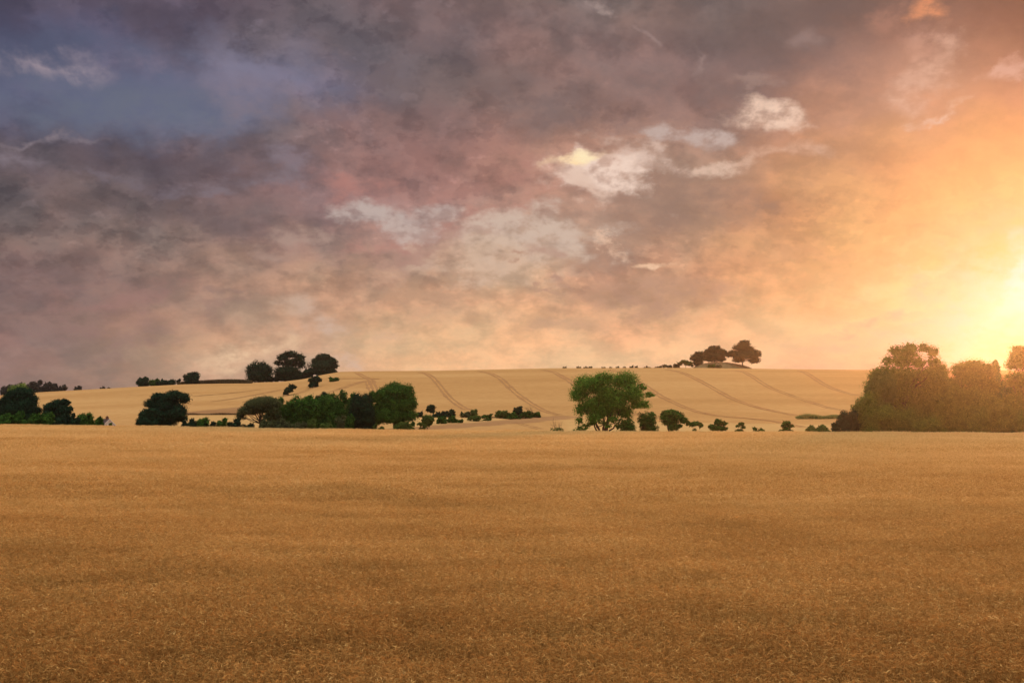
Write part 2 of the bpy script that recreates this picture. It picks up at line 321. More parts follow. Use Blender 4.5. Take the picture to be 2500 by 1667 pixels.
soil = ramp(nt, bm.outputs[0], [(0.2, (0.12, 0.055, 0.018)), (0.8, (0.20, 0.10, 0.034))])
c = mixc(nt, sepc.outputs[0], crop, stub); c = mixc(nt, sepc.outputs[1], c, rough_g); c = mixc(nt, sepc.outputs[2], c, soil)
b = node(nt, 'ShaderNodeBsdfDiffuse'); nt.links.new(c, b.inputs[0]); b.inputs[1].default_value = 1.0
bp = node(nt, 'ShaderNodeBump'); bp.inputs['Strength'].default_value = 0.5; bp.inputs['Distance'].default_value = 0.3
nt.links.new(fine, bp.inputs['Height']); nt.links.new(bp.outputs[0], b.inputs['Normal'])
o = node(nt, 'ShaderNodeOutputMaterial'); nt.links.new(b.outputs[0], o.inputs[0])

def grass_mat(name, c0, c1):
    return leaf_mat(name, c0, c1, 0.3)
M_VERGE = grass_mat('dry_verge_grass', (0.13, 0.085, 0.045), (0.24, 0.165, 0.08))
M_TALL = grass_mat('tall_green_crop', (0.075, 0.058, 0.030), (0.15, 0.115, 0.055))
M_REED = grass_mat('green_reeds', (0.13, 0.17, 0.05), (0.25, 0.30, 0.10))
M_MOUND = simple_mat('mound_turf', (0.12, 0.105, 0.040), (0.26, 0.185, 0.085), 0.35)

# ------------------------------------------------------------------ terrain
def sstep(a, b, x):
    t = np.clip((np.asarray(x, float) - a) / (b - a), 0, 1); return t * t * (3 - 2 * t)
CREST = ([-400, 0, 340, 560, 700, 900, 1060, 1250, 1500, 2000, 2500, 2900], [1034, 1037, 1041, 1044, 1048, 1049, 1052, 1053, 1055, 1056, 1058, 1059])
RIDGE = ([-400, 0, 100, 200, 335, 450, 560, 690, 740, 790, 830, 900, 1060, 1250, 1350, 1600, 1700, 1900, 2100, 2500, 2900],
         [972, 965, 957, 951.6, 944, 938, 936, 932, 926, 915, 908.5, 907, 906, 902, 900, 899, 899, 902, 904, 905, 907])
CROP_H = 0.62
YC, YV = 250.0, 298.0
def ridge_y(px): return np.interp(px, [-400, 500, 900, 2900], [600, 590, 630, 630])
def terrain(X, Y):
    X = np.asarray(X, float); Y = np.asarray(Y, float)
    pxc = CX + F * X / YC
    zc = CZ - (np.interp(pxc, *CREST) - HY) / F * YC - CROP_H
    und = 0.10 * np.sin(Y / 7.3 + X / 31 + 1.3 * np.sin(X / 47)) * np.sin(Y / 19 + 1.7) + 0.07 * np.sin(X / 13 + Y / 23) * np.sin(Y / 11)
    und = und * sstep(0, 30, Y) * (1 - sstep(205, 245, Y))
    near = (zc + CROP_H) * (Y / YC) - CROP_H - 0.35 * (1 - np.clip(Y / YC, 0, 1)) * np.clip(Y / YC, 0, 1) + und
    px = np.clip(CX + F * X / np.maximum(Y, 200), -400, 2900)
    zv = np.interp(px, [0, 300, 700, 1100, 1500, 2500], [-2.6, -2.6, -1.6, -1.2, -1.0, -1.2])
    yr = ridge_y(px); zr = CZ + (yr - 12) * (HY - np.interp(px, *RIDGE)) / F
    t = np.clip((Y - YV) / (yr - YV), 0, 1)
    hill = zv + (zr - zv) * (t ** 1.35 * (1 - t) + (1 - (1 - t) ** 2.2) * t)
    past = sstep(0, 420, Y - yr)
    hill = hill - past * (zr + 9) - np.maximum(Y - yr, 0) * 0.004
    w = sstep(YC - 6, YV - 4, Y)
    return near * (1 - w) + hill * w
def gz(X, Y): return float(terrain(np.array([X]), np.array([Y]))[0])
_Y = np.arange(256, 640, 0.5)
def at(px, py):
    """the point of the far fields met by a line of sight"""
    dx = (px - CX) / F; dz = (HY - py) / F
    h = CZ + dz * _Y - terrain(dx * _Y, _Y)
    k = np.where(h[12:] <= 0)[0]
    Yh = float(_Y[12 + k[0]]) if len(k) else float(ridge_y(px) - 14)
    return dx * Yh, Yh

def set_props(o, label=None, cat=None, group=None, kind=None):
    if label: o['label'] = label
    if cat: o['category'] = cat
    if group: o['group'] = group
    if kind: o['kind'] = kind
    return o
def mesh_obj(name, V, quads=None, tris=None, mats=(), parent=None, attrs=None, smooth=False, midx=None):
    me = bpy.data.meshes.new(name); V = np.asarray(V, np.float32).reshape(-1, 3)
    parts = []; sizes = []
    if quads is not None and len(quads): parts.append(np.asarray(quads, np.int32).ravel()); sizes.append(np.full(len(quads), 4))
    if tris is not None and len(tris): parts.append(np.asarray(tris, np.int32).ravel()); sizes.append(np.full(len(tris), 3))
    me.vertices.add(len(V)); me.vertices.foreach_set('co', V.ravel())
    if parts:
        li = np.concatenate(parts); sz = np.concatenate(sizes); st = np.concatenate(([0], np.cumsum(sz)[:-1])).astype(np.int32)
        me.loops.add(len(li)); me.loops.foreach_set('vertex_index', li)
        me.polygons.add(len(sz)); me.polygons.foreach_set('loop_start', st)
        if midx is not None: me.polygons.foreach_set('material_index', np.asarray(midx, np.int32))
        me.polygons.foreach_set('use_smooth', np.full(len(sz), smooth))
    for k, (typ, arr) in (attrs or {}).items():
        at_ = me.attributes.new(k, typ, 'POINT')
        if typ == 'FLOAT': at_.data.foreach_set('value', np.asarray(arr, np.float32).ravel())
        elif typ == 'INT': at_.data.foreach_set('value', np.asarray(arr, np.int32).ravel())
        else: at_.data.foreach_set('color', np.asarray(arr, np.float32).ravel())
    me.update(calc_edges=True); me.validate()
    for mt in mats: me.materials.append(mt)
    o = bpy.data.objects.new(name, me); COL.objects.link(o)
    if parent: o.parent = parent
    return o

def in_poly(px, py, poly):
    r = np.zeros(px.shape, bool); n = len(poly)
    for i in range(n):
        (x1, y1), (x2, y2) = poly[i], poly[(i + 1) % n]
        if y1 == y2: continue
        c = ((y1 > py) != (y2 > py)) & (px < (x2 - x1) * (py - y1) / (y2 - y1) + x1); r ^= c
    return r

def build_ground():
    ys = np.concatenate([np.arange(-40, 250, 3.0), np.arange(250, 300, 2.0), np.arange(300, 660, 2.0), np.arange(660, 1100, 12), [1200, 1400, 1700, 2100, 2500]])
    xi = np.arange(-430, 431, 3.0)
    ex = np.array([460, 520, 620, 800, 1100, 1600, 2500.0]); xs = np.concatenate([-ex[::-1], xi, ex])
    X, Y = np.meshgrid(xs, ys); Z = terrain(X, Y)
    nx, ny = len(xs), len(ys); V = np.stack([X, Y, Z], -1).reshape(-1, 3)
    i = (np.arange(ny - 1)[:, None] * nx + np.arange(nx - 1)[None]).ravel()
    q = np.stack([i, i + 1, i + 1 + nx, i + nx], 1)
    # what grows where in the far fields
    px = CX + F * V[:, 0] / np.maximum(V[:, 1], 1); py = HY - F * (V[:, 2] - CZ) / np.maximum(V[:, 1], 1)
    far = V[:, 1] > 262; cov = np.zeros((len(V), 4)); cov[:, 3] = 1
    rng = np.random.default_rng(5); jx = px + rng.normal(0, 2, len(px)); jy = py + rng.normal(0, .4, len(px))
    stub = [[(975, 1018), (1100, 1019), (1200, 1021), (1240, 1023), (1180, 1028), (1120, 1032), (1060, 1037), (1000, 1043), (940, 1046)], [(430, 1014), (600, 1014), (660, 1030), (660, 1050), (430, 1050)],
            [(1380, 1024), (1700, 1032), (2060, 1036), (2060, 1060), (1380, 1060)]]
    rgh = [[(860, 1052), (960, 1046), (1060, 1038), (1180, 1029), (1370, 1014), (1420, 1019), (1300, 1031), (1180, 1040), (1050, 1048), (900, 1058)], [(440, 1006), (600, 992), (640, 1010), (440, 1011)]]
    for p in stub: cov[far & in_poly(jx, jy, p), 0] = 0.8
    for p in rgh: cov[far & in_poly(jx, jy, p), 1] = 0.75
    cov[:, 2] = 1 - sstep(247, 256, V[:, 1])
    g = mesh_obj('ground', V, quads=q, mats=[M_GROUND], attrs={'cover': ('FLOAT_COLOR', cov)}, smooth=True)
    set_props(g, kind='structure')
build_ground()

# ------------------------------------------------------------------ barley crop (countless: one object)
def stalks(n, rad, h, earl, earw, awn, rng, stemw):
    """n stalks in a round tuft: thin stem, nodding ear of three bends, two awns"""
    r = rad * np.sqrt(rng.random(n)) ; r = np.where(rng.random(n) < .35, rad * rng.random(n), r); th = rng.random(n) * 2 * math.pi
    b = np.stack([r * np.cos(th), r * np.sin(th), np.zeros(n)], 1)
    la = rng.normal(0.6, 1.5, n); ld = np.stack([np.cos(la), np.sin(la), np.zeros(n)], 1)
    lean = np.abs(rng.normal(0.22, 0.12, n))[:, None]
    hh = h * np.clip(rng.normal(1, .13 + (.06 if rad > 3 else 0), n), .55, 1.5)[:, None]
    top = b + ld * lean * hh * .6 + np.array([0, 0, 1.]) * hh
    fa = rng.random(n) * math.pi; sd = np.stack([np.cos(fa), np.sin(fa), np.zeros(n)], 1)
    L = earl * rng.uniform(.75, 1.25, n)[:, None]; nod = rng.uniform(-.5, 1.0, n)[:, None]
    up = np.array([0, 0, 1.])
    e1 = top + (ld * .45 + up * .8) * L * .4
    e2 = e1 + (ld * .9 + up * (.35 - .7 * nod)) * L * .4
    e3 = e2 + (ld * .9 - up * (.15 + .7 * nod)) * L * .35
    aw = e3 + (ld * .8 + up * rng.normal(0, .5, n)[:, None]) * L * awn
    aw2 = e2 + (ld * .6 + sd * rng.normal(0, .5, n)[:, None] + up * .25) * L * awn
    w = earw * rng.uniform(.7, 1.3, n)[:, None]
    base = b + up * hh * .30
    Vs = np.stack([base - sd * stemw, base + sd * stemw, top - sd * w * .3, top + sd * w * .3, e1 - sd * w, e1 + sd * w, e2 - sd * w * .9, e2 + sd * w * .9, e3, aw, aw2], 1)
    k = np.arange(n)[:, None] * 11
    Q = np.concatenate([k + [0, 1, 3, 2], k + [2, 3, 5, 4], k + [4, 5, 7, 6]])
    T = np.concatenate([k + [6, 7, 8], k + [6, 8, 9], k + [5, 7, 10]])
    tone = np.repeat(np.clip(rng.normal(.5, .16, n), 0, 1)[:, None], 11, 1); tone[:, :2] -= .3; tone[:, 9:] += .12  # stem feet darker, awn tips lighter: shade within the crop put into the tone
    return Vs.reshape(-1, 3), Q, T, np.clip(tone, 0, 1).ravel()

def build_crop():
    rng = np.random.default_rng(11)
    Vs, Qs, Ts, tones, ids = [], [], [], [], []; off = 0
    zones = [(10, 62, 1.15, 640, .075, .0060, 1.0, .003), (62, 132, 2.2, 950, .10, .012, 1.0, .006), (132, 254, 3.6, 1200, .15, .024, .9, .011)]
    pid = 0; plist = []
    for (y0, y1, s, n, el_, ew, aw, sw) in zones:
        for v in range(4):
            V, Q, T, tn = stalks(n, s * 1.0, CROP_H, el_, ew, aw, rng, sw)
            Vs.append(V); Qs.append(Q + off); Ts.append(T + off); tones.append(tn); ids.append(np.full(len(V), pid)); off += len(V)
            plist.append((y0, y1, s, pid)); pid += 1
    npatch = pid
    P, rot, sc, vid = [], [], [], []
    for zi, (y0, y1, s, *_) in enumerate(zones):
        for yy in np.arange(y0, y1, s):
            half = yy * 0.475 + 9 + s
            xx = np.arange(-half, half, s); k = len(xx)
            P.append(np.stack([xx + rng.uniform(-.3, .3, k) * s, np.full(k, yy) + rng.uniform(-.3, .3, k) * s, np.zeros(k)], 1))
            rot.append(rng.random(k) * 2 * math.pi); vid.append(zi * 4 + rng.integers(0, 4, k) + 100)
    P = np.concatenate(P); rot = np.concatenate(rot); vid = np.concatenate(vid)
    P[:, 2] = terrain(P[:, 0], P[:, 1])
    wob = np.sin(P[:, 0] / 3.1 + 2 * np.sin(P[:, 1] / 9)) * np.sin(P[:, 1] / 4.3 + np.sin(P[:, 0] / 7)) * .08
    sc = np.clip(rng.normal(1, .06, len(P)) + wob, .75, 1.25)
    V = np.concatenate(Vs + [P]); ids = np.concatenate(ids + [vid]); tones = np.concatenate(tones + [np.zeros(len(P))])
    z0 = np.zeros(off)
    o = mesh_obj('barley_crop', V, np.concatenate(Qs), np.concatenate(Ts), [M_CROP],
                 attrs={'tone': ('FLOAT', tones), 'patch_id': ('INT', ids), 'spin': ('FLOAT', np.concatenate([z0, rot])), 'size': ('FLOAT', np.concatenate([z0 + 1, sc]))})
    set_props(o, 'ripe golden barley crop filling the whole field in the front', 'crop', kind='stuff')
    g = bpy.data.node_groups.new('crop_scatter', 'GeometryNodeTree')
    g.interface.new_socket('Geometry', in_out='INPUT', socket_type='NodeSocketGeometry'); g.interface.new_socket('Geometry', in_out='OUTPUT', socket_type='NodeSocketGeometry')
    gi = g.nodes.new('NodeGroupInput'); go = g.nodes.new('NodeGroupOutput'); L = g.links.new
    def attr(n, t):
        q = g.nodes.new('GeometryNodeInputNamedAttribute'); q.data_type = t; q.inputs[0].default_value = n; return q.outputs[0]
    pidn = attr('patch_id', 'INT'); spin = attr('spin', 'FLOAT'); size = attr('size', 'FLOAT')
    cx = g.nodes.new('ShaderNodeCombineXYZ'); L(spin, cx.inputs[2])
    jn = g.nodes.new('GeometryNodeJoinGeometry')
    def sep(v):
        c_ = g.nodes.new('FunctionNodeCompare'); c_.data_type = 'INT'; c_.operation = 'EQUAL'
        L(pidn, c_.inputs[2]); c_.inputs[3].default_value = v
        s_ = g.nodes.new('GeometryNodeSeparateGeometry'); s_.domain = 'POINT'; L(gi.outputs[0], s_.inputs[0]); L(c_.outputs[0], s_.inputs[1]); return s_.outputs[0]
    for v in range(npatch):
        ip = g.nodes.new('GeometryNodeInstanceOnPoints')
        L(sep(100 + v), ip.inputs['Points']); L(sep(v), ip.inputs['Instance']); L(cx.outputs[0], ip.inputs['Rotation']); L(size, ip.inputs['Scale'])
        L(ip.outputs[0], jn.inputs[0])
    L(jn.outputs[0], go.inputs[0])
    md = o.modifiers.new('scatter', 'NODES'); md.node_group = g
    print('crop instances', len(P), 'patch verts', off)
build_crop()

# ------------------------------------------------------------------ strips: tractor tracks, verges, reeds
def polyline_world(pts, step=2.0):
    W = [at(*p) for p in pts]; W = np.array(W)
    d = np.concatenate([[0], np.cumsum(np.hypot(*(W[1:] - W[:-1]).T))]); n = max(int(d[-1] / step), 3)
    s = np.linspace(0, d[-1], n); X = np.interp(s, d, W[:, 0]); Yy = np.interp(s, d, W[:, 1])
    for _ in range(6):
        X[1:-1] = (X[:-2] + 2 * X[1:-1] + X[2:]) / 4; Yy[1:-1] = (Yy[:-2] + 2 * Yy[1:-1] + Yy[2:]) / 4
    return X, Yy
def track(pts, rng, gauge=0.85, width=0.5, lift=0.06):
    X, Yy = polyline_world(pts, 1.6); t = np.stack([np.gradient(X), np.gradient(Yy)], 1); t /= np.linalg.norm(t, axis=1)[:, None] + 1e-9
    nrm = np.stack([-t[:, 1], t[:, 0]], 1); V, Q = [], []
    n = len(X); cw = np.convolve(rng.normal(0, 1, n + 8), np.ones(5) / 5, 'same')[4:-4]
    for s in (-1, 1):
        cx = X + nrm[:, 0] * s * gauge + rng.normal(0, .06, n); cy = Yy + nrm[:, 1] * s * gauge + rng.normal(0, .06, n)
        wd = width * np.clip(1 + .5 * cw + rng.normal(0, .22, n), .35, 1.8); wd[0] = wd[-1] = .02
        for e in (-1, 0, 1):
            vx = cx + nrm[:, 0] * wd * e; vy = cy + nrm[:, 1] * wd * e
            V.append(np.stack([vx, vy, terrain(vx, vy) + lift + (0 if e else .015)], 1))
    V = np.concatenate(V)
    for b in (0, 1, 3, 4):
        k = b * n + np.arange(n - 1); Q.append(np.stack([k, k + 1, k + 1 + n, k + n], 1))
    o = mesh_obj('tractor_track', V, np.concatenate(Q), mats=[M_TRACK]); set_props(o, kind='structure')
TRACKS = [
 [(1022, 908.5), (1040, 912), (1056, 922), (1070, 938), (1085, 958), (1100, 974), (1118, 988), (1135, 998), (1142, 1001)],
 [(1170, 906), (1200, 913), (1222, 924), (1240, 942), (1260, 960), (1280, 975), (1300, 988), (1325, 1002), (1350, 1010), (1372, 1014)],
 [(1325, 903), (1350, 908), (1370, 918), (1385, 927), (1400, 938), (1430, 957), (1480, 987), (1530, 1007), (1580, 1017), (1640, 1022)],
 [(1490, 903), (1520, 911), (1544, 924), (1576, 943), (1606, 964), (1636, 979), (1674, 996), (1704, 1006), (1746, 1015), (1800, 1020), (1845, 1023), (1900, 1030), (1967, 1044)],
 [(1625, 902), (1660, 908), (1690, 921), (1720, 936), (1750, 953), (1780, 970), (1806, 981), (1850, 995), (1900, 1006), (1945, 1015)],
 [(1790, 904), (1815, 908), (1835, 918), (1855, 932), (1880, 947), (1920, 962), (1960, 976), (2010, 992), (2040, 1000), (2075, 1004)],
 [(1950, 905), (1970, 912), (1990, 925), (2010, 938), (2035, 950), (2060, 958), (2095, 967)],
 [(870, 910), (885, 918), (900, 925), (912, 933)], [(818, 927), (850, 924), (890, 924), (930, 926)],
 [(800, 958), (830, 950), (855, 941), (880, 933), (903, 929)], [(897, 932), (902, 945), (908, 956)], [(905, 930), (912, 943), (918, 957)],
]
FAINT = [[(470, 968), (530, 963), (590, 957), (635, 951)], [(515, 981), (580, 972), (640, 961), (690, 951)], [(345, 976), (420, 968), (470, 963)], [(690, 968), (730, 960), (760, 948)], [(1265, 1034), (1290, 1040), (1320, 1048)]]
_r = np.random.default_rng(3)
for p in TRACKS: track(p, _r)
for p in FAINT: track(p, _r, 0.8, 0.26)

def blade_strip(name, pts, depth, h, dens, mat, label, cat, seed, bw=.05, flat=False):
    rng = np.random.default_rng(seed); X, Yy = polyline_world(pts, 1.0)
    n = int(dens * len(X) * depth); i = rng.uniform(0, len(X) - 1, n)
    bx = np.interp(i, np.arange(len(X)), X) + rng.uniform(-.3, .3, n); by = np.interp(i, np.arange(len(X)), Yy) + rng.uniform(0, depth, n)
    env = np.sin(np.clip(i / (len(X) - 1), .02, .98) * math.pi) ** (0.15 if flat else .35)
    clump = (.75 + .35 * np.sin(i / 2.3 + 1.1) * np.sin(i / 5.1)) if not flat else 1.0
    hh = h * env * clump * rng.uniform(.6, 1.1, n); a = rng.random(n) * math.pi; sd = np.stack([np.cos(a), np.sin(a), 0 * a], 1) * bw * rng.uniform(.7, 1.4, n)[:, None]
    base = np.stack([bx, by, terrain(bx, by)], 1); ln = np.stack([rng.normal(0, .22, n), rng.normal(0, .22, n), np.ones(n)], 1)
    midp = base + ln * hh[:, None] * .6; top = base + (ln * [1.8, 1.8, 1]) * hh[:, None]
    V = np.stack([base - sd, base + sd, midp + sd * 1.3, midp - sd * 1.3, top], 1).reshape(-1, 3); k = np.arange(n)[:, None] * 5
    tone = np.repeat(np.clip(rng.normal(.5, .25, n), 0, 1), 5)
    o = mesh_obj(name, V, k + [0, 1, 2, 3], k + [3, 2, 4], [mat], attrs={'tone': ('FLOAT', tone)})
    return set_props(o, label, cat, kind='stuff')
blade_strip('verge_grass', [(440, 1013), (500, 1013), (560, 1013), (600, 1012)], 1.2, 0.95, 60, M_VERGE, 'brown strip of dry grass across the valley between two fields', 'grass', 1, .05)
blade_strip('tall_crop_strip', [(432, 937.5), (500, 936.5), (560, 936), (610, 936)], 5, 2.1, 30, M_TALL, 'dark uncut crop strip along the ridge beside the three round trees', 'crop', 2, .1, True)
blade_strip('reed_bed', [(1948, 1023), (1985, 1023.5), (2020, 1023), (2058, 1022)], 3, 2.0, 60, M_REED, 'pale green reed bed at the foot of the stubble hill', 'reeds', 4, .1)
blade_strip('verge_grass', [(1150, 1019), (1185, 1019), (1215, 1020)], 1.0, 0.7, 40, M_VERGE, 'short brown grass strip between two clumps of bushes', 'grass', 8, .05)

# ------------------------------------------------------------------ plants
def tubes(paths, sides=6):
    """paths: list of (points (n,3), radii (n)) -> one mesh of tapered tubes"""
    V, Q = [], []; off = 0; ang = np.arange(sides) / sides * 2 * math.pi
    for P, rad in paths:
        P = np.asarray(P, float); rad = np.asarray(rad, float); n = len(P)
        t = np.gradient(P, axis=0); t /= np.linalg.norm(t, axis=1)[:, None] + 1e-9
        ref = np.where(np.abs(t[:, 2:3]) > .9, np.array([[1., 0, 0]]), np.array([[0, 0, 1.]]))
        a = np.cross(t, ref); a /= np.linalg.norm(a, axis=1)[:, None] + 1e-9; b = np.cross(t, a)
        ring = P[:, None] + rad[:, None, None] * (a[:, None] * np.cos(ang)[None, :, None] + b[:, None] * np.sin(ang)[None, :, None])
        V.append(ring.reshape(-1, 3))
        for i in range(n - 1):
            j = off + i * sides + np.arange(sides); j2 = off + i * sides + (np.arange(sides) + 1) % sides
            Q.append(np.stack([j, j2, j2 + sides, j + sides], 1))
        off += n * sides
    return np.concatenate(V), np.concatenate(Q)
def limb(a, b, r0, r1, rng, n=6, sag=.12, rise=0.0):
    a = np.asarray(a, float); b = np.asarray(b, float); t = np.linspace(0, 1, n)[:, None]; L = np.linalg.norm(b - a)
    off = rng.normal(0, sag * L * .5, 3) * np.array([1, 1, .4]); bend = np.sin(t * math.pi)
    p = a + (b - a) * t + off * bend + np.array([0, 0, rise * L]) * bend
    p[1:-1] += rng.normal(0, .03 * L, (n - 2, 3))
    return p, np.linspace(r0, r1, n)
def leaf_cloud(lobes, leaf, n, rng, up=.55, nclump=16, crad=.32, lowcut=-.75, ragged=0.06):
    lo = np.array(lobes, float); c, r = lo[:, :3], lo[:, 3:6]
    wt = r[:, 0] * r[:, 2]; K = np.maximum((nclump * len(lo) * wt / wt.sum()).astype(int), 5)
    cc, cr, li = [], [], []
    for i in range(len(lo)):
        d = rng.normal(size=(K[i] * 2, 3)); d /= np.linalg.norm(d, axis=1)[:, None]; d = d[d[:, 2] > lowcut][:K[i]]
        q = rng.uniform(.62, 1.0, len(d))[:, None]
        cc.append(c[i] + d * r[i] * q * (1 - crad * .45)); cr.append(crad * r[i].mean() * rng.uniform(.65, 1.3, len(d))); li.append(np.full(len(d), i))
    cc = np.concatenate(cc); cr = np.concatenate(cr); li = np.concatenate(li)
    k = rng.choice(len(cc), n, p=cr ** 2 / (cr ** 2).sum())
    d = rng.normal(size=(n, 3)); d /= np.linalg.norm(d, axis=1)[:, None]
    q = rng.random(n) ** .45 * np.where(rng.random(n) < ragged, rng.uniform(1, 1.45, n), 1)
    offp = d * (cr[k] * q)[:, None] * [1, 1, .8]; p = cc[k] + offp
    outw = d * .8 + (p - c[li[k]]) / r[li[k]] * .7
    nm = outw * 1.25 + np.array([0, 0, up * .7]) + rng.normal(0, .38, (n, 3)); nm /= np.linalg.norm(nm, axis=1)[:, None] + 1e-9
    ctone = rng.normal(0, .24, len(cc)); tone = np.clip(.45 + ctone[k] + rng.normal(0, .15, n), 0, 1)
    return p, nm, tone
def leaf_mesh(p, nm, tone, leaf, rng, asp=.62):
    n = len(p); rv = rng.normal(size=(n, 3)); t = np.cross(nm, rv); t /= np.linalg.norm(t, axis=1)[:, None] + 1e-9; b = np.cross(nm, t)
    s = leaf * rng.uniform(.65, 1.35, n)[:, None]
    V = np.stack([p + t * s * .5, p + b * s * asp * .5, p - t * s * .5, p - b * s * asp * .5], 1).reshape(-1, 3)
    return V, np.arange(n * 4).reshape(-1, 4), np.repeat(tone, 4)
def auto_lobes(W, H, skirt, n, rng, depth=.85, rr=.46, taper=0.0):
    Hc = H * (1 - skirt); zc = H - Hc / 2; out = []
    for i in range(n):
        z = 1 - 2 * (i + .5) / n; a = i * 2.399963 + rng.normal(0, .35); s = (1 - abs(z) ** 2.8) ** (1 / 2.8)
        k = .60 * rng.uniform(.85, 1.1); q = rr * rng.uniform(.78, 1.2); tp = 1 - taper * max(z, 0) + taper * .3 * max(-z, 0)
        rad = q * min(W / 2, Hc * .75)
        out.append((s * math.cos(a) * W / 2 * k * tp, s * math.sin(a) * W / 2 * depth * k * tp, zc + z * Hc / 2 * k, rad * 1.08, rad, min(rad, Hc / 2 * .7)))
    out.append((0, 0, zc, W * .27, W * .25, Hc * .3))
    return out

